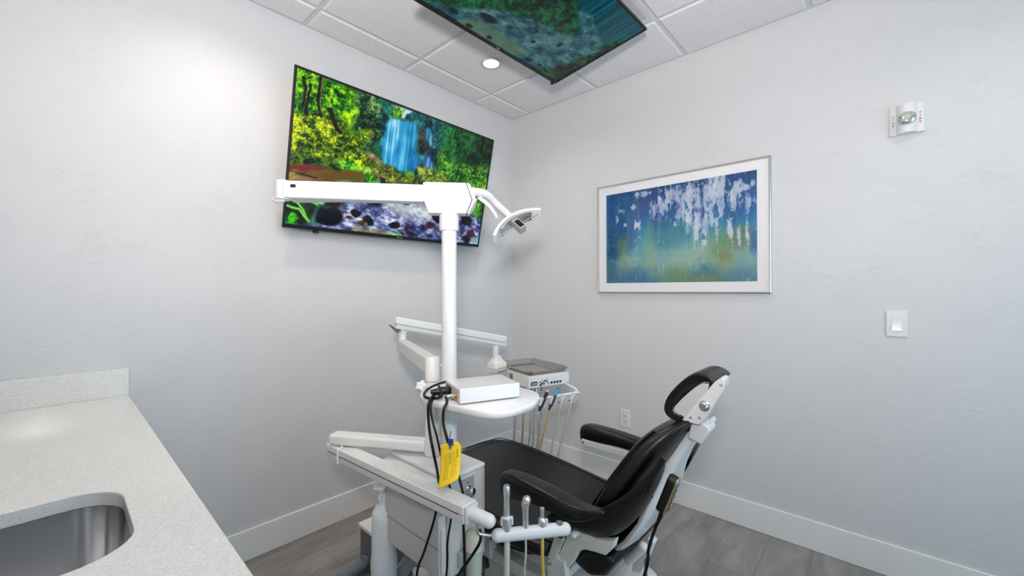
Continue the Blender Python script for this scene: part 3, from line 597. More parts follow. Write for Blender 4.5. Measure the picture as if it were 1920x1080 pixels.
for k, ch in enumerate('FIRE'):
    for sgn in (1, -1):
        text_mesh(ch, 'lettering', REDINK, t, V((-.0168, yc+sgn*.0435, zc+.018-k*.0135)), -Y, Z, .0125)
# light switch
t = thing('light_switch', (0, -2.341, 1.091), 'white rocker light switch plate on the right wall below the fire strobe', 'light switch')
yc, zc = -2.341, 1.151
b = MB(); b.rings([rrect((0, yc, zc), Y, Z, .072, .120, .004), rrect((-.003, yc, zc), Y, Z, .072, .120, .004), rrect((-.007, yc, zc), Y, Z, .064, .112, .004)]); b.build('plate', PLAST, t, smooth=30)
b = MB(); b.prism([(-.0068, yc-.016, zc-.032), (-.0125, yc-.016, zc-.030), (-.0085, yc-.016, zc), (-.0078, yc-.016, zc+.032), (-.0068, yc-.016, zc+.032)], (0, .032, 0)); b.build('rocker', WHITE, t, bevel=.0006)
for s_ in (-1, 1): b = MB(); b.cyl((-.006, yc, zc+s_*.048), (-.0078, yc, zc+s_*.048), .003); b.build('screw', PLAST, t)
# outlet
t = thing('power_outlet', (0, -1.014, .388), 'white duplex power outlet low on the right wall behind the chair armrest', 'power outlet')
yc, zc = -1.014, .447
b = MB(); b.rings([rrect((0, yc, zc), Y, Z, .071, .116, .004), rrect((-.003, yc, zc), Y, Z, .071, .116, .004), rrect((-.006, yc, zc), Y, Z, .065, .110, .004)]); b.build('plate', PLAST, t, smooth=30)
for s_ in (-1, 1):
    zz = zc+s_*.0195
    b = MB(); b.rings([rrect((-.0055, yc, zz), Y, Z, .034, .028, .012), rrect((-.0082, yc, zz), Y, Z, .034, .028, .012)]); so_ = b.build('socket', PLAST, t)
    b = MB()
    for dy in (-.007, .007): b.box((-.0088, yc+dy-.0015, zz-.001), (-.0078, yc+dy+.0015, zz+.008))
    b.cyl((-.0078, yc, zz-.007), (-.0088, yc, zz-.007), .003); b.build('slots', DGREY, so_)
b = MB(); b.cyl((-.0055, yc, zc), (-.0075, yc, zc), .003); b.build('screw', PLAST, t)
# ------------------------------------------------------------------ counter
CZ, CX = .884, -2.352; CT = .03
SX1, SX0, SY1, SY0, SR = -2.457, -2.86, -1.050, -1.382, .085
def hole(z, g=0): return rrect(((SX0+SX1)/2, (SY0+SY1)/2, z), X, Y, SX1-SX0+2*g, SY1-SY0+2*g, SR+g, 8)
b = MB(); bm = b.bm
y_end = -2.9; outer = [(CX, 0), (WX, 0), (WX, y_end), (CX, y_end)]
hp = hole(CZ); n = len(hp); q4 = n//4           # rrect starts at +x +y corner, runs counter-clockwise
vs = {}
for z in (CZ, CZ-CT):
    vs[z] = ([bm.verts.new((x, y, z)) for x, y in outer], [bm.verts.new((p.x, p.y, z)) for p in hole(z)])
for z in (CZ, CZ-CT):
    ou, ho = vs[z]
    for k in range(4):
        seg_ = [ho[(k*q4+i) % n] for i in range(q4)]
        nxt = ho[((k+1)*q4) % n]
        bm.faces.new([ou[k]] + seg_[::-1])
        bm.faces.new([ou[k], ou[(k+1) % 4], nxt, seg_[-1]])
for k in range(4): bm.faces.new((vs[CZ][0][k], vs[CZ][0][(k+1) % 4], vs[CZ-CT][0][(k+1) % 4], vs[CZ-CT][0][k]))
for k in range(n): bm.faces.new((vs[CZ][1][k], vs[CZ][1][(k+1) % n], vs[CZ-CT][1][(k+1) % n], vs[CZ-CT][1][k]))
ct = b.build('countertop', QUARTZ, bevel=.003, seg=2); tag(ct, 'speckled pale quartz countertop with a sink cut-out', 'countertop')
b = MB(); b.box((WX+.001, -.02, CZ), (CX, 0, CZ+.108)); o = b.build('backsplash', QUARTZ, bevel=.0015, seg=2); tag(o, 'speckled quartz backsplash standing on the countertop against the left wall', 'backsplash')
t = thing('sink', ((SX0+SX1)/2, (SY0+SY1)/2, CZ-CT-.17), 'stainless steel undermount sink set in the quartz countertop', 'sink')
b = MB(); zt = CZ-CT
b.rings([hole(zt-.0005, .03), hole(zt-.0005, .002), hole(zt-.02, .001), hole(zt-.13, -.006), hole(zt-.155, -.016), hole(zt-.166, -.045), rrect(((SX0+SX1)/2, (SY0+SY1)/2, zt-.168), X, Y, .08, .08, .03, 8), rrect(((SX0+SX1)/2, (SY0+SY1)/2, zt-.170), X, Y, .07, .07, .03, 8)], cap=False); b.build('basin', SINKM, t, smooth=60)
b = MB(); b.lathe(((SX0+SX1)/2, (SY0+SY1)/2, zt-.172), Z, [(0, .0), (0, .044), (.004, .044), (.004, .036), (.001, .03), (.001, 0)]); b.build('drain', CHROME, t)
# base cabinet under the counter
t = thing('base_cabinet', (-2.66, -1.45, 0), 'pale grey laminate base cabinet under the quartz countertop', 'cabinet')
KX = CX-.03
b = MB()
b.box((KX-.019, y_end+.02, .10), (KX, -.003, zt-.001)); b.box((WX+.002, y_end+.02, .10), (KX-.019, y_end+.04, zt-.001)); b.box((WX+.002, -.022, .10), (KX-.019, -.003, zt-.001)); b.box((WX+.002, y_end+.04, .10), (KX-.019, -.022, .118)); b.build('body', CABI, t)
b = MB(); b.box((KX-.08, y_end+.02, 0), (KX-.06, -.02, .10)); b.build('kickboard', DGREY, t)
nd = 5; ys = np.linspace(y_end+.03, -.03, nd+1)
for a, c in zip(ys, ys[1:]):
    b = MB(); b.box((KX, a+.002, .115), (KX+.018, c-.002, zt-.012)); d_ = b.build('door', CABI, t, bevel=.0015, seg=2)
    b = MB(); b.tube([(KX+.018, (a+c)/2-.05, .76), (KX+.026, (a+c)/2-.05, .76), (KX+.026, (a+c)/2+.05, .76), (KX+.018, (a+c)/2+.05, .76)], .004, 8, 1); b.build('handle', STEEL, d_)
# ------------------------------------------------------------------ dental chair
CXC = -1.23
chair = thing('dental_chair', (CXC, -1.35, 0), 'black leather reclining dental chair with a light grey frame, two armrests and a headrest', 'dental chair')
def seat_ring(y, w, zt, zb, n=40, dish=.014):
    out = []
    for k in range(n):
        a = 2*PI*k/n; c, s = math.cos(a), math.sin(a); ex_ = 2/5.5
        x = w*math.copysign(abs(c)**ex_, c); h = (zt-zb)/2; z = (zt+zb)/2 + h*math.copysign(abs(s)**ex_, s)
        if s > 0: z -= dish*max(0, 1-(x/(w*.86))**4)
        if s < 0: x *= 1-.16*abs(s)
        out.append(V((CXC+x, y, z)))
    return out
def seat_dims(y):
    ys = [-.728, -.735, -.75, -.78, -.83, -.90, -1.0, -1.2, -1.45, -1.60]
    i = lambda vals: float(np.interp(-y, [-q for q in ys], vals))
    return i([.04, .12, .185, .245, .282, .302, .31, .312, .285, .24]), i([.505, .520, .528, .533, .533, .530, .525, .508, .490, .482]), i([.48, .45, .435, .425, .42, .415, .41, .405, .43, .445])
b = MB(); b.rings([seat_ring(y, *seat_dims(y)) for y in (-.728, -.735, -.75, -.78, -.83, -.90, -1.0, -1.1, -1.2, -1.32, -1.42, -1.48, -1.50)]); seat = b.build('seat', LEATH, chair, sub=1)
pts = []
for y in [-1.50, -1.4, -1.2, -1.05, -.95, -.88, -.83, -.80]:
    w_, zt, zb = seat_dims(y); pts.append((w_*.86, y, zt-.001))
pl = [V((CXC+a, y, z)) for a, y, z in pts] + [V((CXC+.13, -.772, .529)), V((CXC, -.762, .528)), V((CXC-.13, -.772, .529))] + [V((CXC-a, y, z)) for a, y, z in reversed(pts)]
b = MB(); b.tube(pl, .0022, 8, 5); b.build('piping', LEATH, seat)
b = MB(); b.rings([seat_ring(y, w_, zt, zb, 24, 0) for y, w_, zt, zb in ((-.80, .16, .43, .40), (-.84, .22, .43, .39), (-1.0, .27, .42, .375), (-1.3, .25, .40, .37), (-1.46, .20, .41, .375))]); b.build('seat_shell', BLACK, chair, sub=1)
# backrest: loft along its axis
FR = [(-1.515, .47), (-1.533, .51), (-1.576, .57), (-1.643, .69), (-1.678, .757), (-1.722, .827), (-1.747, .862), (-1.775, .888), (-1.80, .905)]
BK = [(-1.60, .44), (-1.625, .48), (-1.670, .545), (-1.738, .66), (-1.780, .735), (-1.832, .825), (-1.862, .878), (-1.892, .925), (-1.905, .945)]
WD = [.15, .185, .235, .255, .235, .205, .180, .150, .10]
rs = []
for (fy, fz), (by, bz), w_ in zip(FR, BK, WD):
    f_, k_ = V((0, fy, fz)), V((0, by, bz)); c_ = (f_+k_)/2; d_ = (f_-k_); h = d_.length/2; d_.normalize(); ring = []
    for k in range(36):
        a = 2*PI*k/36; c, s = math.cos(a), math.sin(a); x = w_*math.copysign(abs(c)**.5, c); q = h*math.copysign(abs(s)**.62, s)
        if s > 0: q -= .012*max(0, 1-(x/w_/.7)**2)
        else: x *= 1-.42*abs(s)**1.5
        ring.append(V((CXC+x, 0, 0)) + V((0, c_.y, c_.z)) + V((0, d_.y, d_.z))*q)
    rs.append(ring)
b = MB(); b.rings(rs); back = b.build('backrest', LEATH, chair, sub=1)
for sg in (-1, 1):
    b = MB(); b.tube([V((CXC+sg*w_*.97, (fy*.80+by*.20), fz*.80+bz*.20)) for (fy, fz), (by, bz), w_ in list(zip(FR, BK, WD))[1:8]], .0035, 8, 5); b.build('piping', LEATH, back)
# lumbar wings that wrap round the back below the armrests
top = [(-1.52, .598), (-1.56, .612), (-1.634, .636), (-1.707, .680), (-1.772, .738), (-1.822, .798), (-1.848, .845)]
bot = [(-1.56, .575), (-1.587, .570), (-1.640, .552), (-1.690, .556), (-1.750, .615), (-1.803, .712), (-1.838, .815)]
for sg in (-1, 1):
    rs = []
    for (ty_, tz), (by, bz) in zip(top, bot):
        d_ = V((0, ty_-by, tz-bz)); n_ = V((0, -d_.z, d_.y)).normalized()*.018
        m_ = V((0, (ty_+by)/2, (tz+bz)/2)); fade = (ty_-(-1.52))/(-.348)
        xo = .292-.085*fade**1.5
        pro = [(.0, ty_, tz, xo-.03), (0, ty_, tz, xo), (0, ty_*.7+by*.3, tz*.7+bz*.3, xo+.004), (0, ty_*.35+by*.65, tz*.35+bz*.65, xo-.008), (0, by, bz, xo-.05), (0, by, bz, xo-.085), (0, m_.y, m_.z, xo-.06)]
        rs.append([V((CXC+sg*x_, y_, z_)) for _, y_, z_, x_ in pro])
    b = MB(); b.rings(rs); wing = b.build('back_wing', LEATH, chair, sub=2)
    b = MB(); b.tube([V((CXC+sg*(.292-.085*((ty_+1.52)/-.348)**1.5 - .004), ty_-.001, tz)) for ty_, tz in top], .0085, 10, 5); b.build('piping', LEATH, wing)
# lower back of the shell between the wings
b = MB(); b.rings([[V((CXC+x, y-.012*(1-(x/.25)**2), z)) for x in np.linspace(-.225, .225, 9)] + [V((CXC+x, y+.03, z+.01)) for x in np.linspace(.22, -.22, 9)] for y, z in ((-1.635, .535), (-1.665, .555), (-1.715, .60), (-1.79, .70))]); b.build('back_shell', LEATH, chair, sub=1)
# armrests
for sg in (-1, 1):
    xo = CXC+sg*.298
    def ar(y, w_, zt, zb):
        ring = []
        for k in range(24):
            a = 2*PI*k/24; c, s = math.cos(a), math.sin(a)
            ring.append(V((xo+w_*math.copysign(abs(c)**.55, c), y, (zt+zb)/2+(zt-zb)/2*math.copysign(abs(s)**.6, s))))
        return ring
    yo = .045 if sg > 0 else -.016
    b = MB(); b.rings([ar(-1.312+yo*1.00, .014, .672, .632), ar(-1.318+yo*1.00, .026, .688, .622), ar(-1.335+yo*1.00, .034, .699, .620), ar(-1.37+yo*1.00, .038, .704, .622), ar(-1.45+yo*0.90, .040, .701, .640), ar(-1.55+yo*0.57, .040, .694, .640), ar(-1.62+yo*0.33, .036, .682, .630), ar(-1.675+yo*0.15, .026, .686, .655), ar(-1.725+yo*0.00, .012, .700, .685)])
    arm = b.build('armrest', LEATH, chair, sub=1)
    b = MB(); xi = xo-sg*.028; b.box((min(xi, xi-sg*.012), -1.60, .612), (max(xi, xi-sg*.012), -1.335+yo, .640)); b.build('armrest_rail', WHITE, arm, bevel=.003)
    b = MB(); b.cyl((xi-sg*.012, -1.345+yo, .628), (xi-sg*.0145, -1.345+yo, .628), .005, n=12); b.build('rail_screw', STEEL, arm)
    b = MB(); b.prism([(xo-sg*.03-.010, -1.555, .640), (xo-sg*.03-.010, -1.515, .640), (xo-sg*.03-.010, -1.52, .54), (xo-sg*.03-.010, -1.56, .54)], (.020, 0, 0)); b.build('armrest_bracket', BLACK, arm, bevel=.003)
# headrest
po_ = [(-1.946, 1.047), (-1.937, 1.058), (-1.920, 1.066), (-1.900, 1.070), (-1.878, 1.062), (-1.850, 1.036), (-1.821, 1.003), (-1.804, .972), (-1.799, .945), (-1.810, .926), (-1.833, .917), (-1.860, .919)]
pi_ = [(-1.942, 1.040), (-1.933, 1.044), (-1.918, 1.042), (-1.902, 1.030), (-1.886, 1.014), (-1.862, .988), (-1.845, .967), (-1.836, .956), (-1.834, .947), (-1.838, .941), (-1.850, .937), (-1.866, .936)]
rs = []
for x_, k in ((-.082, .5), (-.088, .8), (-.080, 1.0), (-.04, 1.02), (0, .99), (.04, 1.02), (.080, 1.0), (.088, .8), (.082, .5)):
    mid = [((a+c)/2, (d+e)/2) for (a, d), (c, e) in zip(po_, pi_)]
    o_ = [(m_[0]+(p[0]-m_[0])*k, m_[1]+(p[1]-m_[1])*k) for p, m_ in zip(po_, mid)]; i_ = [(m_[0]+(p[0]-m_[0])*k, m_[1]+(p[1]-m_[1])*k) for p, m_ in zip(pi_, mid)]
    rs.append([V((CXC+x_, y, z)) for y, z in o_ + i_[::-1]])
b = MB(); b.rings(rs); hr = b.build('headrest', LEATH, chair, sub=1)
b = MB(); b.tube([V((CXC-.083, y*.80+c*.20, z*.80+e*.20)) for (y, z), (c, e) in zip(po_[1:], pi_[1:])], .0028, 8, 4); b.build('piping', LEATH, hr)
b = MB(); b.prism([V((CXC-.0845, y+(c-y)*.14, z+(d-z)*.14)) for (y, z), (c, d) in list(zip(pi_, po_))[1:]] + [V((CXC-.0845, y, z)) for y, z in [(-1.88, .945), (-1.90, .972), (-1.925, 1.01)]], (.13, 0, 0)); b.build('headrest_core', mat('pale_grey_plastic', (.70, .70, .71), .5), hr)
pl_ = [(-1.858, .926), (-1.866, .937), (-1.948, 1.051), (-1.968, 1.069), (-1.975, 1.060), (-1.974, 1.037), (-1.957, 1.005), (-1.936, .966), (-1.920, .938), (-1.905, .921), (-1.870, .923)]
b = MB(); b.prism([V((CXC-.092, y, z)) for y, z in pl_], (.045, 0, 0)); b.build('headrest_frame', WHITE, hr, bevel=.004, seg=3)
b = MB(); b.lathe((CXC-.092, -1.922, .980), (-1, 0, 0), [(0, .015), (.002, .015), (.004, .0105), (.012, .010), (.014, .008), (.014, 0)]); b.build('knob', CHROME, hr)
for y, z in ((-1.884, .939), (-1.908, .943), (-1.966, 1.045)):
    b = MB(); b.cyl((CXC-.0905, y, z), (CXC-.0932, y, z), .004, n=12); b.build('screw', STEEL, hr)
b = MB(); b.prism([V((CXC-.075, y, z)) for y, z in ((-1.868, .872), (-1.880, .925), (-1.905, .928), (-1.928, .918), (-1.932, .905), (-1.905, .86))], (.06, 0, 0)); b.build('headrest_bracket', WHITE, chair, bevel=.006)
# light grey back frame behind the cushion
fl = [(-1.905, .918), (-1.855, .878), (-1.808, .810), (-1.772, .745), (-1.757, .680), (-1.740, .600), (-1.700, .535), (-1.656, .486)]
fr_ = [(-1.918, .908), (-1.882, .868), (-1.845, .805), (-1.821, .750), (-1.803, .700), (-1.774, .620), (-1.740, .545), (-1.675, .478)]
rs = []
for (a, c), (d, e), w_ in zip(fl, fr_, (.05, .055, .062, .075, .10, .14, .15, .15)):
    p_, q_ = V((0, a, c)), V((0, d, e)); m_ = (p_+q_)/2
    ring = [V((CXC-w_, 0, 0))+p_, V((CXC+w_, 0, 0))+p_, V((CXC+w_*1.02, 0, 0))+m_, V((CXC+w_*.86, 0, 0))+q_, V((CXC-w_*.86, 0, 0))+q_, V((CXC-w_*1.02, 0, 0))+m_]
    rs.append(ring)
b = MB(); b.rings(rs); b.build('back_frame', WHITE, chair, bevel=.008)
# hinge castings either side
cs = [(p.y, p.z) for p in (at(u, v, 'x', -1.47) for u, v in ((1062, 1004), (1070, 1000), (1098, 1000), (1117, 1011), (1137, 1016), (1152, 1014), (1148, 1030), (1135, 1042), (1113, 1035), (1096, 1031), (1084, 1034), (1078, 1045), (1072, 1056), (1064, 1066), (1052, 1046), (1048, 1040), (1056, 1020)))]
lks = [(p.y, p.z) for p in (at(u, v, 'x', -1.478) for u, v in ((1043, 998), (1059, 998), (1056, 1016), (1039, 1053), (1034, 1059), (1028, 1060), (1024, 1052), (1027, 1045)))]
sps = [(p.y, p.z) for p in (at(u, v, 'x', -1.466) for u, v in ((1044, 1040), (1062, 1051), (1065, 1080), (1066, 1110), (1038, 1110), (1032, 1085), (1028, 1056)))]
pvt = at(1030.5, 1051, 'x', -1.478)
for sg in (-1, 1):
    x_ = CXC+sg*.225
    b = MB(); b.prism([V((x_-.014, y, z)) for y, z in cs], (.028, 0, 0)); b.build('hinge_casting', CREAM, chair, bevel=.0025, seg=2)
    b = MB(); x2_ = CXC+sg*.246
    b.prism([V((x2_-.006, y, z)) for y, z in lks], (.012, 0, 0)); lk = b.build('hinge_link', GREY, chair, bevel=.003)
    b = MB(); b.cyl((x2_+sg*.006, pvt.y, pvt.z), (x2_+sg*.010, pvt.y, pvt.z), .011); b.cyl((x2_+sg*.010, pvt.y, pvt.z), (x2_+sg*.013, pvt.y, pvt.z), .006, n=6); b.build('pivot_bolt', STEEL, lk)
    b = MB(); kp_ = at(1076, 1002, 'x', -1.50); b.cap((CXC+sg*.245, kp_.y, kp_.z), (CXC+sg*.272, kp_.y, kp_.z), .0105); b.build('release_knob', PLAST, chair)
b = MB(); b.prism([V((CXC-.20, y, z)) for y, z in ((-1.535, .455), (-1.60, .492), (-1.665, .505), (-1.70, .488), (-1.665, .43), (-1.61, .405), (-1.555, .42))], (.40, 0, 0)); b.build('motor_cover', BLACK, chair, bevel=.02, seg=4)
# under-frame, lift links, pedestal and floor plate
b = MB(); b.box((CXC-.235, -1.50, .30), (CXC-.19, -.92, .345)); b.box((CXC+.19, -1.50, .30), (CXC+.235, -.92, .345)); b.box((CXC-.19, -1.49, .31), (CXC+.19, -1.40, .34)); b.box((CXC-.19, -1.02, .31), (CXC+.19, -.94, .34)); b.build('under_frame', GREY, chair, bevel=.006)
for x_ in (CXC-.248, CXC+.224):
    b = MB(); b.prism([V((x_, y, z)) for y, z in sps], (.024, 0, 0)); b.build('side_plate', CREAM, chair, bevel=.003)
lc = [at(u, v, 'x', -1.42) for u, v in ((905, 985), (1024, 1036), (1040, 1110), (925, 1110))]
b = MB(); b.prism([V((-1.42, p.y, p.z)) for p in lc], (.36, 0, 0)); b.build('lift_cover', GREY, chair, bevel=.004)
for sg in (-1, 1):
    b = MB(); b.obox((CXC+sg*.13, -1.22, .21), X, V((0, .86, -.51)).normalized(), V((0, .51, .86)).normalized(), .04, .50, .07); b.build('lift_link', GREY, chair, bevel=.006)
b = MB(); b.rings([rrect((CXC, -1.18, 0), X, Y, .50, 1.02, .08), rrect((CXC, -1.18, .035), X, Y, .50, 1.02, .08), rrect((CXC, -1.18, .05), X, Y, .46, .98, .07)]); b.build('floor_plate', GREY, chair, smooth=30)
b = MB(); b.rings([rrect((CXC+.03, -1.55, z), X, Y, w_, d_, .07) for z, w_, d_ in ((.045, .36, .36), (.20, .34, .34), (.262, .30, .29), (.285, .22, .21))]); b.build('pump_cover', CREAM, chair, smooth=50)
b = MB(); b.prism([V((CXC-.16, y, z)) for y, z in ((-1.10, .05), (-.72, .05), (-.76, .14), (-.95, .24), (-1.08, .25))], (.32, 0, 0)); b.build('pedestal', DGREY, chair, bevel=.015)
b = MB(); b.prism([V((CXC+.02, y, z)) for y, z in ((-1.655, .40), (-1.705, .47), (-1.725, .46), (-1.68, .34), (-1.645, .33))], (.035, 0, 0)); b.cap((CXC-.03, -1.66, .40), (CXC-.03, -1.71, .465), .016); b.build('recline_actuator', CREAM, chair, bevel=.003)
b = MB(); b.tube([V((CXC+.05, -1.66, .30)), V((CXC-.02, -1.715, .36)), V((CXC-.10, -1.75, .47)), V((CXC-.115, -1.772, .50))], .004, 8); b.build('drain_lever', DGREY, chair)
# hand control hung on the back frame
t = thing('chair_hand_control', (-1.395, -1.85, .70), 'black and gold hand control clipped to the back of the dental chair', 'remote control')
ax_ = V((0, -.34, .94)).normalized(); ay_ = V((.06, -.93, -.33)); ay_ = (ay_-ax_*ay_.dot(ax_)).normalized(); az_ = ax_.cross(ay_)
c_ = V((-1.405, -1.853, .737)); 
def hc(d, sx, sy, r): return rrect(c_+ay_*d, ax_, az_, sx, sy, r, 6)
b = MB(); b.rings([hc(-.017, .112, .030, .014), hc(-.013, .120, .037, .018), hc(.006, .120, .037, .018)]); b.build('body', BLACK, t, smooth=30)
b = MB(); b.rings([hc(.006, .122, .039, .019), hc(.010, .118, .035, .017)]); b.build('gold_rim', GOLD, t, smooth=30)
b = MB(); b.rings([hc(.010, .108, .028, .013), hc(.0108, .108, .028, .013)]); face_ = b.build('keypad', KEYS, t)
for i in range(5):
    for j in (-1, 1):
        p_ = c_+ay_*.0112+ax_*(.036-.019*i)+az_*(.007*j)
        b = MB(); b.obox(p_, ax_, az_, ay_, .010, .009, .002); b.build('key', BLUEK if i == 0 else BLACK, face_, bevel=.0005, seg=1)
b = MB(); p0 = c_-ax_*.060; b.tube([p0, p0-ax_*.03, p0-ax_*.05+V((0, .004, -.01)), at(1216, 1030, 'x', -1.40), at(1208, 1080, 'x', -1.39), V((-1.38, -1.66, .10)), V((-1.33, -1.55, .07))], lambda i, n: .0075-.003*min(1, i/8), 10); b.build('cord', CABLE, t)
# ------------------------------------------------------------------ support cabinet beside the chair toe
BX0, BX1, BY0, BY1, BZ0, BZ1 = -1.706, -1.548, -1.262, -.93, .375, .708
cab = thing('support_cabinet', ((BX0+BX1)/2, (BY0+BY1)/2, BZ0), 'light grey dental junction cabinet carrying the posts beside the chair toe', 'dental cabinet')
b = MB(); b.box((BX0, BY0, BZ0), (BX1, BY1, BZ1-.005)); b.build('body', GREY, cab, bevel=.012, seg=4)
b = MB(); b.box((BX0-.03, BY0+.015, BZ0+.012), (BX0, BY1+.0, .583)); dr = b.build('door', GREY, cab, bevel=.003)
b = MB(); b.box((BX0-.0312, BY0+.015, .481), (BX0-.0295, BY1, .4825)); b.build('seam', DGREY, dr)
b = MB(); b.box((BX0-.022, BY0+.009, .40), (BX0-.004, BY0+.016, .545)); b.build('pull_edge', CREAM, dr, bevel=.003)
b = MB(); b.prism([(BX0-.048, BY1+.005, .672), (BX0-.048, BY1+.005, .680), (BX0-.03, BY1+.005, .688), (BX0+.002, BY1+.005, .688), (BX0+.002, BY1+.005, .668)], (0, BY0-BY1+.02, 0)); b.build('cover_lip', CREAM, cab, bevel=.003)
b = MB(); b.box((BX0-.006, BY0-.004, .690), (BX1+.004, BY1+.006, BZ1)); b.build('top_cover', CREAM, cab, bevel=.010, seg=4)
b = MB(); b.box((BX1, BY0+.01, BZ0+.01), (BX1+.012, BY1-.01, .682)); b.build('side_panel', GREY, cab, bevel=.003)
b = MB(); b.cyl((-1.63, -1.17, BZ1-.001), (-1.63, -1.17, BZ1+.0012), .052, n=40); b.build('swivel_plate', CREAM, cab)
b = MB(); b.box((-1.652, BY0-.0015, .585), (-1.598, BY0, .680)); pt = b.build('valve_plate', mat('plate_grey', (.62, .615, .63), .4), cab)
b = MB(); b.lathe((-1.624, BY0-.0015, .640), (0, -1, 0), [(0, .014), (.004, .014), (.006, .010), (.012, .010), (.013, .013), (.024, .012), (.026, .009), (.026, 0)], 20); b.build('valve_knob', CHROME, pt)
b = MB(); b.cyl((-1.626, BY0-.0012, .664), (-1.626, BY0-.0022, .664), .0028, n=10); b.build('indicator', INK, pt)
for x_, x1_, z_ in ((-1.640, -1.607, .610), (-1.640, -1.616, .6035)):
    b = MB(); b.box((x_, BY0-.0022, z_), (x1_, BY0-.0012, z_+.0028)); b.build('marking', INK, pt)
b = MB(); b.prism([(-1.70, -.935, .586), (-1.762, -.95, .586), (-1.768, -.90, .578), (-1.748, -.862, .574), (-1.70, -.875, .578)], (0, 0, -.010)); b.prism([(-1.752, -.948, .584), (-1.752, -.935, .535), (-1.756, -.935, .535), (-1.756, -.948, .584)], (0, .004, 0)); br_ = b.build('bottle_bracket', CREAM, cab, bevel=.002)
for y in (-.935, -.885): b = MB(); b.cyl((-1.735, y, .5845), (-1.735, y, .5885), .005, n=10); b.build('screw', STEEL, br_)
b = MB(); b.box((BX0+.01, BY1-.09, .575), (BX0+.03, BY1-.02, .69)); b.build('rear_support', DGREY, cab)
b = MB(); b.box((BX1+.012, -1.20, .40), (CXC-.225, -1.14, .44)); b.box((CXC-.25, -1.22, .315), (CXC-.212, -1.12, .44)); b.build('mounting_bracket', GREY, cab, bevel=.004)
# water bottle hung from the bracket
b = MB(); b.lathe((-1.725, -.904, .205), Z, [(0, .0), (0, .030), (.004, .040), (.012, .046), (.09, .0485), (.105, .0465), (.125, .0445), (.22, .0445), (.258, .0445), (.270, .0435), (.282, .0395), (.292, .0325), (.299, .0245), (.302, .0185), (.316, .0185), (.318, .021), (.328, .021), (.330, .0185), (.362, .0185), (.368, .0175), (.368, 0)], 40)
wb = b.build('water_bottle', BOTTLE, smooth=50); tag(wb, 'milky white self-contained water bottle hanging beside the grey junction cabinet', 'bottle')
# solids collector canister
t = thing('suction_canister', (-1.627, -1.294, .37), 'small cream and pale green suction canister at the front of the junction cabinet', 'canister')
cx_, cy_ = -1.627, -1.294
b = MB(); b.lathe((cx_, cy_, .372), Z, [(0, 0), (0, .020), (.006, .026), (.085, .027)], 32); b.build('cup', CANG, t)
b = MB(); b.lathe((cx_, cy_, .457), Z, [(0, .0272), (.0, .0290), (.006, .0290), (.008, .0275), (.040, .0265), (.050, .022), (.054, .012), (.054, 0)], 32); b.build('lid', CANC, t)
b = MB(); b.box((cx_-.044, BY0-.028, .405), (cx_-.028, BY0-.0, .455)); b.build('bracket', STEEL, t, bevel=.002)
b = MB(); b.tube([(cx_-.004, cy_, .372), (cx_-.004, cy_-.002, .25), (cx_-.01, cy_+.03, .08), (cx_+.03, cy_+.15, .035)], .011, 12); b.build('drain_tube', BEIGE, t)
b = MB(); b.tube([(cx_+.018, cy_-.004, .38), (cx_+.022, cy_-.012, .33), (cx_+.03, cy_-.008, .2), (cx_+.02, cy_+.04, .06)], .005, 10); b.build('vent_tube', BEIGE, t)
# corrugated hoses and the floor box
def ribbed(name, pts, label):
    b = MB(); b.tube(pts, lambda i, n: .027 if i % 2 else .0225, 20, 14, ribs=.0042); o = b.build(name, HOSE, smooth=75); return tag(o, label, 'hose')
ribbed('corrugated_hose', [(-1.70, -1.18, .372), (-1.675, -1.06, .345), (-1.648, -.965, .285), (-1.645, -.87, .17), (-1.66, -.80, .06), (-1.63, -.71, .031), (-1.585, -.66, .031)][1:], 'grey corrugated hose dropping from under the junction cabinet to the floor')
ribbed('corrugated_hose', [(-1.575, -.50, .06), (-1.60, -.505, .042), (-1.69, -.51, .030), (-1.79, -.53, .030), (-1.90, -.60, .030), (-1.98, -.72, .030)], 'grey corrugated hose lying on the floor left of the water bottle')
t = thing('floor_box', (-1.47, -.56, 0), 'low grey utility floor box behind the water bottle', 'utility box')
b = MB(); b.box((-1.582, -.665, 0), (-1.38, -.45, .185)); b.build('box_body', DGREY, t, bevel=.003)
b = MB(); b.box((-1.590, -.672, .185), (-1.372, -.442, .205)); b.build('box_lid', CREAM, t, bevel=.005)
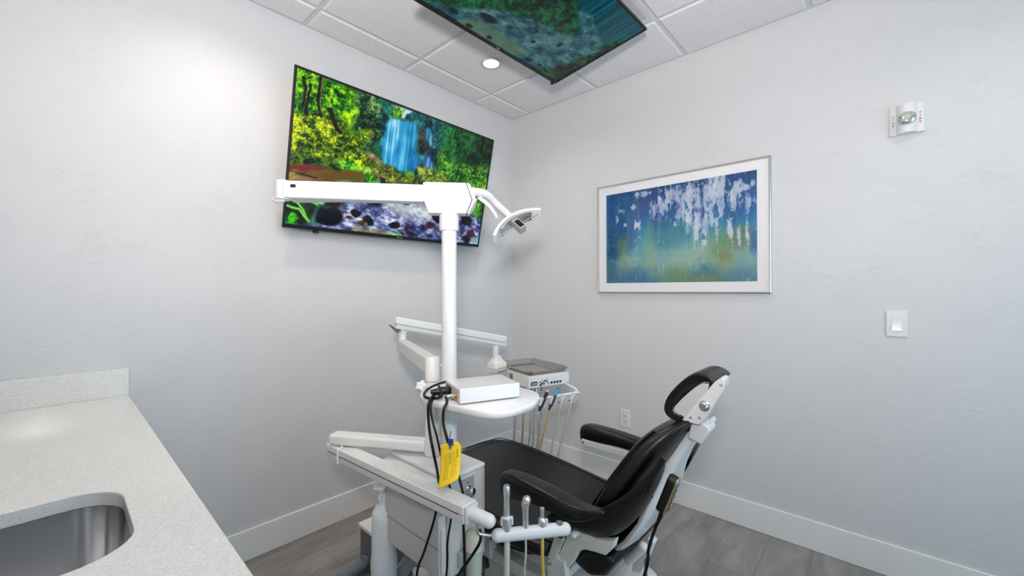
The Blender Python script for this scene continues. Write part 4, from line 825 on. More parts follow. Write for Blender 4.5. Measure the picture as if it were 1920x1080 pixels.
# ------------------------------------------------------------------ dental light on its pole
lp = thing('dental_light', (-1.63, -1.17, BZ1), 'white dental operating light on a tall white pole with folded arms', 'dental light')
px_, py_ = -1.63, -1.172
b = MB(); b.lathe((px_, py_, BZ1+.0012), Z, [(0, 0), (0, .0262), (.83, .0262), (.83, 0)], 40); b.build('pole', WHITE, lp)
b = MB(); b.lathe((px_, py_, 1.515), Z, [(0, .0262), (0, .0325), (.003, .034), (.06, .034), (.06, 0)], 40); b.build('collar', WHITE, lp)
E_ = V((-2.035, -.808, 1.648)); P_ = V((px_, py_, 1.648)); da = (E_-V((px_, py_, 1.648))).normalized(); dn = da.cross(Z).normalized()   # dn: away from / towards the room
if dn.dot(V((CAM.x-px_, CAM.y-py_, 0))) < 0: dn = -dn
def sec(c, hw, z): return None
b = MB(); rs = []
for s_, k, e in ((.085, .90, 1), (.070, 1, 1), (-.040, 1, -1), (-.060, 1, -1)):
    c_ = V((px_, py_, 0))+da*s_; hw_ = .052*k; mo = da*(.020 if e < 0 and s_ < -.05 else 0)*e; lo = da*(-.016*e if abs(s_) > .06 else 0)*(1 if e > 0 else 0)
    rs.append([c_+dn*hw_*.86+Z*1.674, c_+dn*hw_+Z*1.668, c_+mo+dn*hw_+Z*1.614, c_+lo+dn*hw_*.55+Z*1.5715, c_+lo-dn*hw_*.55+Z*1.5715, c_+mo-dn*hw_+Z*1.614, c_-dn*hw_+Z*1.668, c_-dn*hw_*.86+Z*1.674])
b.rings(rs); kn = b.build('arm_head', WHITE, lp, bevel=.003)
def endring(s_, sc):
    c_ = V((px_, py_, 0))+da*s_; hw_ = .052*sc; mo = -da*.020; zz = lambda z: 1.622+(z-1.622)*sc
    return [c_+dn*hw_*.86+Z*zz(1.674), c_+dn*hw_+Z*zz(1.668), c_+mo+dn*hw_+Z*zz(1.614), c_+dn*hw_*.55+Z*zz(1.5715), c_-dn*hw_*.55+Z*zz(1.5715), c_+mo-dn*hw_+Z*zz(1.614), c_-dn*hw_+Z*zz(1.668), c_-dn*hw_*.86+Z*zz(1.674)]
b = MB(); b.rings([endring(-.0602, .985), endring(-.0618, .985)]); b.build('end_cap_seam', BLACK, kn)
b = MB(); b.rings([endring(-.0618, 1), endring(-.068, 1), endring(-.076, .86)]); b.build('end_cap', WHITE, kn, bevel=.002)
def beam(a, c, w_, h, name, m, parent, bev=.008, h2=None):
    a, c = V(a), V(c); d = (c-a).normalized(); s_ = d.cross(Z).normalized(); u_ = s_.cross(d); b = MB(); h2 = h2 or h
    b.rings([[p+s_*(i*w_/2)+u_*(j*hh_/2) for i, j in ((-1, -1), (1, -1), (1, 1), (-1, 1))] for p, hh_ in ((a, h), (c, h2))]); return b.build(name, m, parent, bevel=bev)
beam(V((px_, py_, 1.640))+da*.06, E_+da*.0-Z*.004, .052, .060, 'rigid_arm', WHITE, lp, .006, .058)
b = MB(); b.cyl(E_+da*.008-Z*.036, E_+da*.008+Z*.028, .026, n=28); b.cap(E_+da*.012-Z*.034+dn*.0, E_+da*.03-Z*.034, .012); b.build('elbow', WHITE, lp, bevel=.003)
b = MB(); b.obox(E_-da*.035+dn*.0258+Z*.006, da, Z, dn, .016, .010, .003); b.build('arm_slot', BLACK, lp)
G_ = V((-1.462, -1.112, 1.690)); E2 = E_-dn*.078+da*.004+Z*.0
b = MB(); b.obox(E_-dn*.04+da*.01, dn, da, Z, .09, .045, .040); b.build('elbow_link', WHITE, lp, bevel=.006)
beam(E2, G_-(G_-E2).normalized()*.02, .045, .052, 'balance_arm', WHITE, lp, .006)
# curved yoke and head
HC = V((-1.275, -1.178, 1.578)); aim = (V((-1.23, -1.88, 1.00))-HC).normalized()
phi = math.radians(38); lat = (X*math.cos(phi)+V((0, -.67, .75)).normalized()*math.sin(phi)); lat = (lat-aim*lat.dot(aim)).normalized(); nor = aim.cross(lat)
apex = HC-aim*.045
b = MB(); yk = [G_-V((.03, -.01, 0)), G_, G_+V((.05, -.018, -.004)), G_.lerp(apex, .55)+Z*.016, apex+Z*.004+aim*.004]
ys_ = spline(yk, 6); rs = []
for i, p_ in enumerate(ys_):
    t_ = (ys_[min(i+1, len(ys_)-1)]-ys_[max(i-1, 0)]).normalized(); sd = t_.cross(Z).normalized(); ud = sd.cross(t_); f_ = i/(len(ys_)-1); hw_, hh_ = .021-.004*f_, .0165-.003*f_
    rs.append([p_+sd*(hw_*a)+ud*(hh_*c) for a, c in ((-1, -.5), (-.6, -1), (.6, -1), (1, -.5), (1, .5), (.6, 1), (-.6, 1), (-1, .5))])
b.rings(rs); b.build('yoke', WHITE, lp, smooth=35)
b = MB(); b.tube([G_+V((.02, -.01, -.018)), G_+V((.06, -.03, -.05)), G_.lerp(apex, .6)-Z*.035], .008, 10, 6); b.build('yoke_brace', PLAST, lp)
b = MB(); b.tube([G_+V((.018, -.008, -.012)), G_+V((.006, -.006, -.05))], .0025, 8); b.build('switch_lever', STEEL, lp)
def arc(r, half, wid, th, z0, name, m, parent, n=20, tw=0):
    rs = []
    for k in range(n+1):
        a = -half+2*half*k/n; rad = -aim*math.cos(a)+lat*math.sin(a); c_ = HC+aim*(r-.045+z0)+rad*r
        ww = wid*(1-.25*abs(a/half)**2)
        rs.append([c_+nor*ww/2, c_-nor*ww/2, c_-nor*ww/2-rad*th, c_+nor*ww/2-rad*th])
    b = MB(); b.rings(rs); return b.build(name, m, parent, bevel=.002)
hd = arc(.195, math.radians(40), .055, .014, 0, 'lamp_head', WHITE, lp)
arc(.175, math.radians(27), .062, .006, .02, 'head_band', STEEL, hd)
b = MB(); rs = []
for k in range(15):
    a = math.radians(-40+80*k/14); rad = -aim*math.cos(a)+lat*math.sin(a); c_ = HC+aim*(.195-.045)+rad*.186
    rs.append([c_+nor*q+(aim*(q*q)*5.0) for q in np.linspace(-.08, .08, 9)])
bmv = [[b.bm.verts.new(p) for p in r] for r in rs]
for r1_, r2_ in zip(bmv, bmv[1:]):
    for i in range(8): b.bm.faces.new((r1_[i], r1_[i+1], r2_[i+1], r2_[i]))
rf = b.build('reflector', CLEAR, hd); md = rf.modifiers.new('thickness', 'SOLIDIFY'); md.thickness = .002
b = MB(); b.obox(HC+aim*.008, lat, nor, aim, .032, .034, .062); b.build('lamp_module', mat('module_grey', (.55, .55, .55), .4), hd, bevel=.003)
b = MB(); b.obox(HC+aim*.012+nor*.0175*(1 if nor.dot(CAM-HC) > 0 else -1), lat, aim, nor, .020, .040, .002); b.build('module_slot', BLACK, hd)
b = MB(); e1 = HC+aim*.004+lat*.118; e2 = HC+aim*.004-lat*.118; b.tube([e1, e2], .0015, 6, 1); b.build('shield_edge', STEEL, hd)
# ------------------------------------------------------------------ delivery unit (arm over the chair toe)
du = thing('delivery_unit', (-1.63, -1.08, BZ1), 'light grey dental delivery unit with jointed arm and instrument head over the chair toe', 'dental delivery unit')
b = MB(); b.lathe((-1.63, -1.075, BZ1+.0005), Z, [(0, 0), (0, .0255), (.268, .0255), (.268, 0)], 36); b.build('post', CREAM, du)
b = MB(); b.lathe((-1.63, -1.075, .979), Z, [(0, 0), (0, .0268), (.082, .0268), (.088, .024), (.088, 0)], 36); b.cyl((-1.612, -1.100, 1.035), (-1.610, -1.103, 1.035), .004, n=10); b.build('post_cap', CREAM, du, smooth=30)
EL = V((-1.375, -.478, 1.03))
beam((-1.63, -1.075, 1.033), EL, .048, .062, 'lower_arm', GREY, du, .008)
b = MB(); b.cyl(EL+Z*.02-V((.012, .03, 0)), EL+Z*.062-V((.012, .03, 0)), .019); b.cyl(EL+Z*.062-V((.012, .03, 0)), EL+Z*.068-V((.012, .03, 0)), .024); b.obox(EL+Z*.085-V((.012, .03, 0)), X, Y, Z, .03, .03, .035); b.build('elbow', CREAM, du, bevel=.002)
FA, FB = V((-1.428, -.505, 1.150)), V((-.795, -.655, 1.010))
beam(FA+Z*.010, FB+Z*.010, .05, .036, 'upper_arm', CREAM, du, .006); beam(FA-Z*.021, FB-Z*.021, .044, .022, 'arm_base', GREY, du, .004)
dF = (FB-FA).normalized()
b = MB(); b.prism([FA-Z*.030+dF*.005, FA-Z*.034+dF*.03, FA-Z*.052+dF*.02, FA-dF*.022-Z*.018], V((0, .02, 0))); b.build('arm_boot', DGREY, du)
kx, ky = -.878, -.662
b = MB(); b.cyl((kx, ky, .935), (kx, ky, .992), .017); b.cyl((kx, ky, .955), (kx, ky, .960), .021); b.build('pivot', CREAM, du)
b = MB(); b.rings([rrect((kx+.01, ky, z), X, Y, sx, sy, .012) for z, sx, sy in ((.868, .095, .08), (.894, .092, .076), (.912, .055, .05), (.936, .040, .036))]); b.build('pivot_mount', CREAM, du, smooth=40)
b = MB(); b.box((-.925, -.70, .853), (-.79, -.62, .866)); b.build('mount_plate', GREY, du)
HX0, HX1, HY0, HY1, HZ0, HZ1 = -.845, -.575, -.965, -.615, .787, .853
head0 = set(bpy.data.objects)
b = MB(); b.box((HX0, HY0, HZ0), (HX1, HY1, HZ1)); hb = b.build('control_head', CREAM, du, bevel=.005)
b = MB(); b.box((HX0-.0012, -.80, .806), (HX0, -.765, .838)); b.build('label_plate', mat('slate_sticker', (.42, .46, .52), .4), hb)
b = MB(); b.rings([rrect((-.812, HY0-.0, .812), X, Z, .044, .020, .009), rrect((-.812, HY0-.003, .812), X, Z, .044, .020, .009)]); b.build('switch_bezel', BLACK, hb)
b = MB(); b.rings([rrect((-.812, HY0-.003, .812), X, Z, .036, .012, .005), rrect((-.812, HY0-.006, .812), X, Z, .034, .010, .004)]); b.build('rocker_switch', STEEL, hb)
for x_, z_ in ((-.766, .818), (-.738, .824)):
    b = MB(); b.lathe((x_, HY0, z_), (0, -1, 0), [(0, .012), (.003, .012), (.004, .009), (.012, .008), (.013, .006), (.013, 0)], 20); b.build('control_knob', CHROME, hb)
b = MB(); b.cyl((-.772, HY0, .800), (-.772, HY0-.004, .800), .006, n=16); b.build('toggle', BLACK, hb)
for x_, m_ in ((-.752, PURP), (-.722, YELB), (-.700, NAVYB), (-.680, NAVYB), (-.660, NAVYB), (-.640, NAVYB)):
    b = MB(); b.cyl((x_, HY0, .806), (x_, HY0-.004, .806), .007, n=16); b.build('button', m_, hb)
for x_ in (HX0+.012, HX1-.012):
    for z_ in (.797, .840): b = MB(); b.cyl((x_, HY0, z_), (x_, HY0-.002, z_), .0035, n=10); b.build('screw', STEEL, hb)
# instrument holders on a bar in front of the head
b = MB(); b.tube([(HX0+.06, HY0+.02, .782), (HX0+.03, HY0-.03, .755), (HX0+.03, HY0-.045, .745)], .004, 8); b.tube([(HX1-.02, HY0+.01, .785), (HX1+.012, HY0-.035, .762), (HX1+.012, HY0-.045, .745)], .006, 8); b.tube([(HX0+.02, HY0-.045, .742), (HX1+.03, HY0-.045, .742)], .007, 10, 1); b.build('holder_bar', CREAM, du)
hold = [-.80, -.735, -.668, -.60]
til = V((-.56, -.10, -.82)).normalized()
for k, x_ in enumerate(hold):
    c_ = V((x_, HY0-.058, .722)); s_ = til.cross(Y).normalized(); n_ = til.cross(s_)
    b = MB()
    for q in (-1, 1): b.obox(c_+s_*(q*.0135), s_, n_, til, .005, .026, .044)
    b.obox(c_-n_*(.0155 if n_.y < 0 else -.0155), s_, n_, til, .032, .005, .044); b.build('instrument_holder', mat('holder_grey', (.72, .74, .75), .4) if k == 0 else MATS['holder_grey'], du, bevel=.0015, seg=2)
def handpiece(k, label, parts, hose_m, hose_pts):
    x_ = hold[k]; c_ = V((x_, HY0-.058, .722))
    t = thing('dental_handpiece', c_, label, 'dental instrument', 'instruments held on the delivery unit')
    for nm, m_, prof in parts:
        b = MB(); b.lathe(c_, -til, prof, 18); b.build(nm, m_, t)
    b = MB(); b.tube(hose_pts(c_), .0055, 10); b.build('tubing', hose_m, t)
hz = lambda c_, a, low, rx: [c_+til*.03, c_+til*.05-Z*.02, V((c_.x+a, c_.y+.01, .55)), V((c_.x+a*1.4, c_.y+.05, .38)), V((c_.x+a*1.4+.01, c_.y+.15, low)), V((rx-.005, -.80, .36)), V((rx, -.81, .52)), V((rx+.01, -.812, HZ0-.001))]
handpiece(0, 'black air water syringe in the first holder of the delivery unit, nearest the white shelf', [('body', BLACK, [(-.045, 0), (-.045, .006), (-.03, .008), (.02, .008), (.045, .0095), (.06, .008), (.062, 0)]), ('tip', STEEL, [(.062, 0), (.062, .005), (.074, .004), (.075, 0)])], GTUBE, lambda c: hz(c, -.02, .27, -.84))
handpiece(1, 'dark handpiece with a turquoise end on tan tubing, second holder of the delivery unit', [('body', BLACK, [(-.05, 0), (-.05, .006), (-.03, .0075), (.03, .008), (.032, 0)]), ('collar', TEAL, [(.032, 0), (.032, .0098), (.066, .0092), (.068, 0)]), ('tip', PURP, [(.068, 0), (.068, .006), (.08, .005), (.081, 0)])], AMBER, lambda c: hz(c, -.055, .26, -.785))
handpiece(2, 'empty grey tubing end in the third holder of the delivery unit', [('body', GREY, [(-.03, 0), (-.03, .006), (.02, .0085), (.022, 0)])], GTUBE, lambda c: hz(c, -.045, .27, -.735))
handpiece(3, 'empty grey tubing end in the fourth holder of the delivery unit, nearest the right wall', [('body', GREY, [(-.03, 0), (-.03, .006), (.02, .0085), (.022, 0)])], GTUBE, lambda c: hz(c, -.052, .26, -.665))
b = MB(); b.tube([(-.63, -.752, HZ0-.001), (-.645, -.752, .52), (-.68, -.752, .36), (-.80, -.68, .27), (-1.05, -.64, .30), (-1.36, -.80, .38), (-1.50, -.93, .45), (-1.546, -.96, .46)], .007, 10); b.build('umbilical_tube', GTUBE, du)
# steel tray
t = thing('instrument_tray', (-.717, -.79, HZ1), 'shallow stainless steel instrument tray on the delivery unit head', 'tray')
def tr(z, g, r=.03): return rrect((-.71, -.785, z), X, Y, .258+2*g, .350+2*g, r+g*.5, 8)
b = MB(); b.rings([tr(HZ1, -.010), tr(HZ1+.022, .006), tr(HZ1+.024, .010), tr(HZ1+.021, .0125), tr(HZ1+.0225, .010), tr(HZ1+.0205, .005), tr(HZ1+.0018, -.011), tr(HZ1+.0015, -.04, .02)]); b.build('tray_pan', TRAYM, t, smooth=50)
Mr = Matrix.Translation((-.71, -.79, 0)) @ Matrix.Rotation(math.radians(-17), 4, 'Z') @ Matrix.Translation((.71, .79, 0))   # the head is swivelled on its pivot
for o in set(bpy.data.objects)-head0:
    if o.type == 'MESH' and o.name.split('.')[0] != 'umbilical_tube':
        T_ = Matrix.Translation(ORG[o.name]); o.data.transform(T_.inverted() @ Mr @ T_)
# ------------------------------------------------------------------ assistant's arm
aa = thing('assistant_arm', (-1.63, -1.08, BZ1), "light grey folding assistant's arm with a white grip and suction holder bar", 'dental arm')
b = MB(); b.lathe((-1.63, -1.075, BZ1+.005), Z, [(0, .0258), (0, .030), (.055, .030), (.055, .0258)], 36); b.build('swivel', CREAM, aa)
EJ = V((-1.826, -.742, .715))
beam(V((-1.63, -1.075, .742))+(V((-1.826, -.742, .742))-V((-1.63, -1.075, .742))).normalized()*.02, (-1.838, -.722, .742), .056, .040, 'inner_arm', CREAM, aa, .010)
LA, LB = V((-1.828, -.700, .693)), V((-1.790, -1.455, .700))
dL = (LB-LA).normalized(); sL = dL.cross(Z).normalized()
beam(LA+Z*.0115, LB+Z*.0115, .054, .026, 'outer_arm', CREAM, aa, .004); beam(LA-Z*.0135, LB-Z*.0135, .050, .023, 'arm_channel', GREY, aa, .003)
b = MB(); b.obox((LA+LB)/2-Z*.0016, dL, sL, Z, .72, .0515, .0022); b.build('arm_groove', BLACK, aa)
b = MB(); b.cyl((-1.828, -.74, .700), (-1.828, -.74, .725), .018); b.build('elbow', GREY, aa)
b = MB(); q_ = LA+dL*.10; b.tube([q_+Z*.026+sL*.0-dL*.03, q_+Z*.027-sL*.015, q_+Z*.024-sL*.029, q_-Z*.0-sL*.031, q_-Z*.026-sL*.030] if sL.x > 0 else [q_+Z*.026-dL*.03, q_+Z*.027+sL*.015, q_+Z*.024+sL*.029, q_+sL*.031, q_-Z*.026+sL*.030], .005, 8); b.build('tube_clip', PLAST, aa)
b = MB(); b.obox(LB+dL*.004, dL, sL, Z, .012, .046, .044); b.build('end_plate', GREY, aa, bevel=.002)
gd = (dL*.9+X*.22-Z*.16).normalized()
b = MB(); b.cap(LB+dL*.010, LB+dL*.012+gd*.050, .0185, 28); b.build('grip', PLAST, aa)
HBa, HBb = at(933, 1004, 'z', .640), at(1059, 991.5, 'z', .640)
b = MB(); b.tube([LB+dL*.03-Z*.02, LB+dL*.032-Z*.045, (LB+dL*.032-Z*.053).lerp(HBa, .5), HBa], .0045, 10); b.build('bent_rod', CHROME, aa)
b = MB(); b.cap(HBa, HBb, .0175, 28); hbr = b.build('holder_bar', PLAST, aa)
hv = (HBb-HBa); bl = hv.length; hv.normalize()
p4 = HBa+hv*(bl*.92)
b = MB(); b.cyl(p4+Z*.0155, p4+Z*.0202, .0095, n=20); b.build('empty_socket', DGREY, hbr)
def on_bar(u): f_ = (u-933)/(1059-933); return HBa+hv*(bl*f_)
c1, c2, c3 = on_bar(950), on_bar(985), on_bar(1016)
up1 = V((0, 0, 1))
t = thing('suction_valve', c1+Z*.02, 'tall silver high volume suction valve in the white holder bar, nearest the grip', 'dental instrument', 'instruments in the white holder bar')
b = MB(); b.lathe(c1+Z*.012, up1, [(0, 0), (0, .0125), (.022, .0125), (.034, .0115), (.04, .0095), (.05, .009), (.09, .0082), (.10, .0095), (.118, .0098), (.122, .008), (.122, .006), (.116, .005), (.116, 0)], 24); b.build('body', STEEL, t)
b = MB(); b.tube([c1+Z*.046-hv*.013, c1+Z*.05+V((-.009, -.009, 0)), c1+Z*.046+hv*.014], .004, 8); b.obox(c1+Z*.036-hv*.0135, X, Y, Z, .006, .006, .02); b.obox(c1+Z*.036+hv*.0135, X, Y, Z, .006, .006, .02); b.build('lever', PLAST, t)
b = MB(); b.tube([c1-Z*.015, c1-Z*.06, c1-Z*.2+V((.01, .02, 0)), c1-Z*.42+V((.03, .10, 0)), V((c1.x+.06, c1.y+.25, .06)), V((-1.69, -1.13, .372))], .0080, 12); b.build('tubing', BEIGE, t)
t = thing('syringe', c2+Z*.02, 'silver angled air water syringe standing in the middle of the white holder bar', 'dental instrument', 'instruments in the white holder bar')
b = MB(); b.lathe(c2+Z*.012, V((-.02, 0, 1)), [(0, 0), (0, .0085), (.02, .0085), (.05, .0090), (.060, .0105), (.064, .0105), (.064, 0)], 20); b.build('body', STEEL, t)
b = MB(); b.cap(c2+Z*.078-hv*.001, c2+Z*.090+hv*.003, .0118, 20); b.build('head', STEEL, t)
b = MB(); fw_ = V((-.7, -.7, 0)).normalized()
for q in (-1, 1): b.cyl(c2+Z*.085+hv*(q*.004)+fw_*.009, c2+Z*.085+hv*(q*.004)+fw_*.0145, .0028, n=12)
b.build('button', CHROME, t)
b = MB(); b.tube([c2-Z*.015, c2-Z*.1+V((.008, .01, 0)), c2-Z*.3+V((.03, .06, 0)), V((c2.x+.03, c2.y+.22, .08)), V((-1.66, -1.10, .372))], .0028, 8); b.build('tubing', BEIGE, t)
t = thing('saliva_ejector_valve', c3+Z*.02, 'short silver saliva ejector valve on amber tubing in the white holder bar', 'dental instrument', 'instruments in the white holder bar')
b = MB(); b.lathe(c3+Z*.012, up1, [(0, 0), (0, .010), (.014, .0115), (.022, .010), (.026, .006), (.044, .0058), (.046, .007), (.052, .006), (.052, 0)], 20); b.build('body', STEEL, t)
b = MB(); b.obox(c3+Z*.026+hv*.011-V((.004, .004, 0)), X, Y, Z, .007, .007, .02); b.build('lever', PLAST, t, bevel=.0015)
b = MB(); b.tube([c3-Z*.015, c3-Z*.06, c3-Z*.2+V((.01, .01, 0)), c3-Z*.42+V((.03, .08, 0)), V((c3.x-.0, c3.y+.30, .08)), V((-1.64, -1.08, .372))], .0050, 10); b.build('tubing', YTUBE, t)
# ------------------------------------------------------------------ white shelf on the pole and what it carries
SZ = .985
sh = thing('work_shelf', (-1.68, -1.32, SZ-.022), 'white rounded work shelf clamped to the light pole', 'shelf')
ol = [(-1.636, -1.125), (-1.585, -1.118), (-1.552, -1.18), (-1.530, -1.30), (-1.518, -1.42), (-1.541, -1.495), (-1.613, -1.545), (-1.682, -1.555), (-1.745, -1.543), (-1.782, -1.500), (-1.797, -1.40), (-1.809, -1.30), (-1.800, -1.245), (-1.765, -1.200), (-1.70, -1.145)]
def closed(P, sub=5):
    P = [V((x, y, 0)) for x, y in P]; n = len(P); out = []
    for i in range(n):
        a, b_, c, d = P[i-1], P[i], P[(i+1) % n], P[(i+2) % n]
        for k in range(sub):
            q = k/sub; out.append(.5*((2*b_)+(c-a)*q+(2*a-5*b_+4*c-d)*q*q+(3*b_-a-3*c+d)*q**3))
    return out
oo = closed(ol); cen = V((-1.68, -1.34, 0))
def olr(z, g): return [cen+(p-cen)*(1+g)+Z*z for p in oo]
b = MB(); b.rings([olr(SZ-.022, -.03), olr(SZ-.019, .0), olr(SZ-.006, .012), olr(SZ-.001, .004), olr(SZ, -.008)]); b.build('shelf_top', PLAST, sh, smooth=60)
b = MB(); b.lathe((px_, py_, SZ-.06), Z, [(0, .0264), (0, .034), (.038, .034), (.038, .0264)], 32); b.build('clamp', WHITE, sh)
b = MB(); kc = V((-1.752, -1.178, .995)); kd = V((-.55, -.2, .5)).normalized(); kx_ = kd.orthogonal().normalized(); ky_ = kd.cross(kx_)
kr = lambda d, s_: [kc+kd*d+(kx_*math.cos(2*PI*k/30)+ky_*math.sin(2*PI*k/30))*s_*(.0165+.0035*math.cos(5*2*PI*k/30)) for k in range(30)]
b.rings([kr(-.012, .8), kr(-.009, 1), kr(.006, 1), kr(.010, .8)]); b.tube([kc-kd*.012, kc-kd*.03+X*.02, V((px_-.03, py_, SZ+.004))], .006, 8); b.build('clamp_knob', PLAST, sh, smooth=50)
# white control box
q0, q1, q3 = at(862, 761, 'z', SZ), at(975, 746.5, 'z', SZ), at(834, 740, 'z', SZ)
bx = (q1-q0).normalized(); by_ = Z.cross(bx); bw = (q1-q0).length; bd = max(.12, (q3-q0).dot(by_)); bh = .046
bo = q0
t = thing('control_box', bo+bx*bw/2+by_*bd/2, 'white metal electronic control box lying on the white work shelf', 'control box')
P8 = lambda a, c, z: bo+bx*a+by_*c+Z*z
b = MB(); b.rings([[P8(a, 0, .004), P8(a, 0, bh), P8(a, bd, bh), P8(a, bd, .004)] for a in (.0, bw)]); b.build('casing', WHITE, t, bevel=.003)
b = MB(); b.rings([[P8(a, .005, .008), P8(a, .005, bh-.004), P8(a, bd-.005, bh-.004), P8(a, bd-.005, .008)] for a in (-.0015, .0)]); ep = b.build('end_panel', mat('end_panel_grey', (.70, .69, .67), .4), t)
b = MB(); b.lathe(P8(-.0015, .028, .022), -bx, [(0, .008), (.004, .008), (.004, .006), (.012, .006), (.012, 0)], 20); b.build('coaxial_socket', BRASS, ep)
b = MB(); b.rings([[P8(a, bd-.065, .012), P8(a, bd-.065, .036), P8(a, bd-.025, .036), P8(a, bd-.025, .012)] for a in (-.006, -.0015)]); b.build('power_inlet', BLACK, ep)
b = MB()
for a in (.02, bw-.02):
    for c in (.02, bd-.02): b.cyl(P8(a, c, .0002), P8(a, c, .0042), .006, n=12)
b.build('foot', BLACK, t)
# cables
pl0 = P8(-.006, bd-.045, .024)
t = thing('power_cable', pl0, 'black power cable looped on the white shelf, plugged into the control box', 'cable')
b = MB(); b.lathe(pl0, -bx, [(0, .0), (0, .012), (.022, .0125), (.026, .010), (.040, .0085), (.052, .006), (.052, 0)], 16); b.build('plug', BLACK, t)
e0 = pl0-bx*.052
r_ = .0040
b = MB(); b.tube([e0, at(813, 739, 'z', SZ+.018), at(804, 756, 'x', -1.838), at(803, 780, 'x', -1.838), at(806, 812, 'x', -1.838), at(813, 850, 'x', -1.835), at(820, 885, 'x', -1.800), at(823, 915, 'x', -1.757), at(819, 951, 'x', -1.752), at(811, 985, 'x', -1.752), at(794, 1038, 'x', -1.758), at(782, 1074, 'x', -1.758), V((-1.765, -1.13, .16)), V((-1.77, -.98, .012)), V((-1.80, -.80, .007))], r_, 10); b.build('cord', CABLE, t)
b = MB(); st = P8(.02, bd+.012, .016)
b.tube([P8(bw*.5, bd+.012, .007), st, at(838, 716, 'z', SZ+.02), at(812, 724, 'z', SZ+.012), at(797, 735, 'z', SZ+.008), at(797, 744, 'z', SZ+.007), at(812, 747, 'z', SZ+.007), at(828, 742, 'z', SZ+.018), P8(-.03, bd-.03, .035)], .0040, 10); b.build('loop', CABLE, t)
t = thing('signal_cable', P8(bw, bd*.7, .01), 'thin black cable hanging behind the yellow tag from the shelf edge to the floor', 'cable')
b = MB(); b.tube([P8(-.034, bd-.05, .013), at(817, 740, 'z', SZ+.010), at(808, 758, 'x', -1.838), at(810, 785, 'x', -1.838), at(819, 818, 'x', -1.834), at(826, 850, 'x', -1.822), at(838, 895, 'x', -1.780), at(846, 925, 'x', -1.757), at(846, 969, 'x', -1.750), at(839, 1016, 'x', -1.750), at(837, 1078, 'x', -1.752), V((-1.76, -1.26, .16)), V((-1.775, -1.18, .012)), V((-1.80, -1.05, .006))], .0031, 10); b.build('cord', CABLE, t)
b = MB(); b.tube([P8(bw, bd*.75, .014), P8(bw+.02, bd*.72, .016), P8(bw+.035, bd*.85, .010)], .005, 8); b.build('lead', CABLE, t)
t = thing('coaxial_cable', P8(-.02, .03, .02), 'black coaxial cable with the yellow tag tied on, hanging from the control box', 'cable')
s0 = P8(-.0135, .028, .022)
b = MB(); b.lathe(s0, -bx, [(0, 0), (0, .0065), (.012, .0065), (.014, .005), (.018, .005), (.018, 0)], 14); b.build('connector', CHROME, t)
b = MB(); b.tube([s0-bx*.018, at(838, 754, 'x', -1.826), at(832, 768, 'x', -1.838), at(831, 792, 'x', -1.838), at(837, 818, 'x', -1.836), at(844, 842, 'x', -1.825), at(853, 872, 'x', -1.788), at(861, 897, 'x', -1.762), at(868, 927, 'x', -1.758), at(870, 960, 'x', -1.752), at(869, 985, 'x', -1.752), at(871, 1078, 'x', -1.752), V((-1.755, -1.37, .2)), V((-1.76, -1.28, .02)), V((-1.75, -1.15, .007))], r_, 10); b.build('cord', CABLE, t)
b = MB(); b.tube([at(899, 992, 'x', -1.745), at(900, 1016, 'x', -1.745), at(878, 1052, 'x', -1.745), at(858, 1082, 'x', -1.745), V((-1.75, -1.25, .25)), V((-1.76, -1.16, .1)), V((-1.77, -1.05, .008))], .0042, 10)
o = b.build('foot_control_cable', CABLE); tag(o, 'black cable curving down from under the white grip across the suction canister', 'cable')
# yellow tag tied to the coaxial cable
tg = thing('yellow_tag', at(843, 842, 'x', -1.832), 'yellow printed paper tag tied to the black cable with blue string', 'tag')
TC = at(845, 868, 'x', -1.832); tdx = V((.25, -.97, 0)).normalized()
look = (CAM-TC); look.z = 0; look.normalize(); tdx = Z.cross(look).normalized()*1.0; tdx = (tdx*.92+look*.25).normalized(); tdn = tdx.cross(Z); tdz = (Z+tdx*.02-tdn*.0).normalized()
if tdn.dot(look) < 0: tdn = -tdn
TW, TH = .0575, .112
def tp(a, c, lift=0):                        # a across (-1..1), c up (0..1): sheet curls along its length and width
    xx = a*TW/2 + (.006*(1-c)**2)*(-1); cur = .010*(c-.5)**2*4 - .006*a*a
    return TC + tdx*xx + Z*((c-.5)*TH + a*.006*(1+1.6*(1-c)) ) + tdn*(cur*.9+lift)
na, nc = 13, 25; b = MB(); top_ = []; 
def clip(a, c):                              # dog-eared top corners
    lim = 1-max(0, (c-.86)/.14)*.26; return a*lim
gr_ = [[tp(clip(-1+2*i/(na-1), j/(nc-1)), j/(nc-1)) for i in range(na)] for j in range(nc)]
vv_ = [[b.bm.verts.new(p) for p in r] for r in gr_]
for j in range(nc-1):
    for i in range(na-1): b.bm.faces.new((vv_[j][i], vv_[j][i+1], vv_[j+1][i+1], vv_[j+1][i]))
card = b.build('card', YELLOW, tg); md = card.modifiers.new('thickness', 'SOLIDIFY'); md.thickness = .0006; md.offset = -1
b = MB()
for lift in (.0004,):
    ctr = tp(.02, .885, lift); rr_ = [ctr+tdx*(.0052*math.cos(2*PI*k/20))+Z*(.0052*math.sin(2*PI*k/20)) for k in range(20)]
    b.rings([rr_, [p+tdn*.0006 for p in rr_]])
b.build('eyelet', mat('eyelet_grey', (.55, .50, .50), .6), card)
random.seed(5); b = MB()
def mark(a, c0, c1, wd):                     # one line of print running down the card
    n_ = 8; pr = [tp(a+.02*(1-c), c, .0009) for c in np.linspace(c0, c1, n_)]
    for p, q_ in zip(pr, pr[1:]): b.face([p-tdx*wd, p+tdx*wd, q_+tdx*wd, q_-tdx*wd])
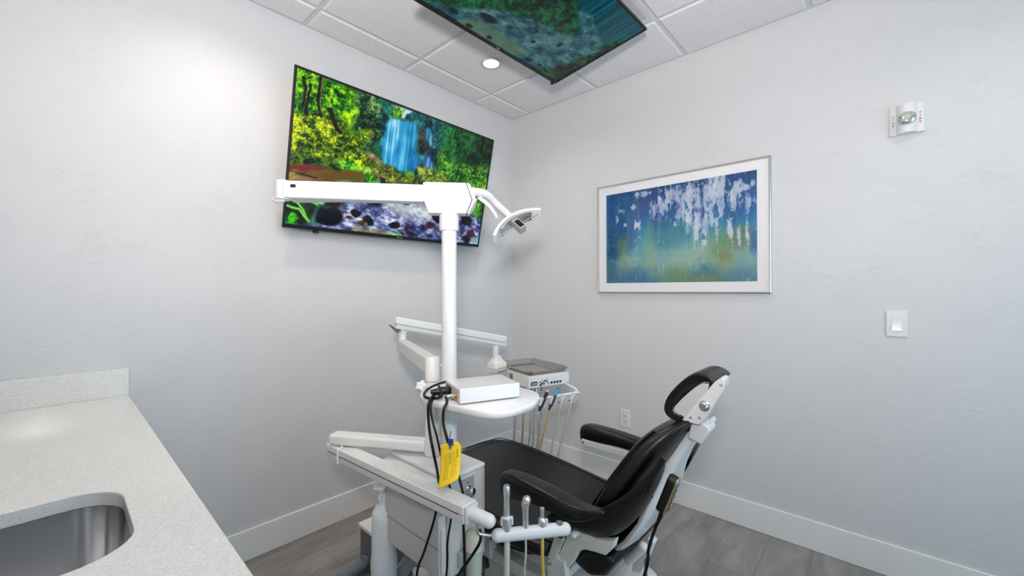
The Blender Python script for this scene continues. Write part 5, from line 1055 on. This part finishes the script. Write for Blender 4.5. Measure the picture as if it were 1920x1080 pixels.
for a, top__, hd_ in ((-.55, .72, 0), (-.42, .73, 0), (-.30, .74, 0), (-.17, .75, 0), (.18, .76, 0), (.31, .77, 0), (.44, .77, 0), (.58, .60, 0)):
    c = top__
    while c > .16:
        l = random.uniform(.018, .06); mark(a, c, max(.14, c-l), .00042); c -= l+random.uniform(.008, .02)
b.build('print', mat('faded_ink', (.42, .36, .12), .7), card)
for a, c0, word in ((.0, .76, 'INSTRUCTIONS'), (.66, .80, 'IMPORTANT')):
    n_ = len(word)
    for k, ch in enumerate(word):
        text_mesh(ch, 'heading', INK, card, tp(a, c0-k*.026, .0011), -Z, tdx if tdx.cross(-Z).dot(tdn) < 0 else -tdx, .0042, .0002)
b = MB(); hp_ = tp(.02, .885, .002); kp = at(845.5, 829, 'x', -1.838)
b.tube([hp_-tdn*.004, hp_+tdn*.001+Z*.002, kp+tdn*.008], .0011, 6); b.tube([kp+tdn*.007, at(843, 822, 'x', -1.852)+tdn*.004, at(845, 814, 'x', -1.856), at(845.5, 808, 'x', -1.856)], .0011, 6); b.lathe(kp+tdn*.001-Z*.007, Z, [(0, 0), (0, .007), (.014, .007), (.014, 0)], 12); b.build('string', STR, tg)
# ------------------------------------------------------------------ light
w = bpy.data.worlds.new('daylight'); SC.world = w; w.use_nodes = True
bg = w.node_tree.nodes['Background']; bg.inputs[0].default_value = (.70, .86, 1, 1); bg.inputs[1].default_value = .8
lamp('added_daylight', 'AREA', ((DX0+DX1)/2, SY-.3, 1.35), 28, (1.6, 1.9), (.50, .80, 1), target=((DX0+DX1)/2-1.2, 0, 1.5), shape='RECTANGLE')  # cool fill lamp added outside the opening, standing in for window daylight
fl_ = lamp('photographer_flash', 'AREA', (-2.66, -2.38, 1.62), 40, .17, (1, .95, .92), target=(-.9, -.9, 3.2))
fl_.data.spread = math.radians(150)
SC.view_settings.view_transform = 'Standard'; SC.view_settings.look = 'None'; SC.view_settings.exposure = 0; SC.view_settings.gamma = 1; SC.view_settings.use_curve_mapping = False
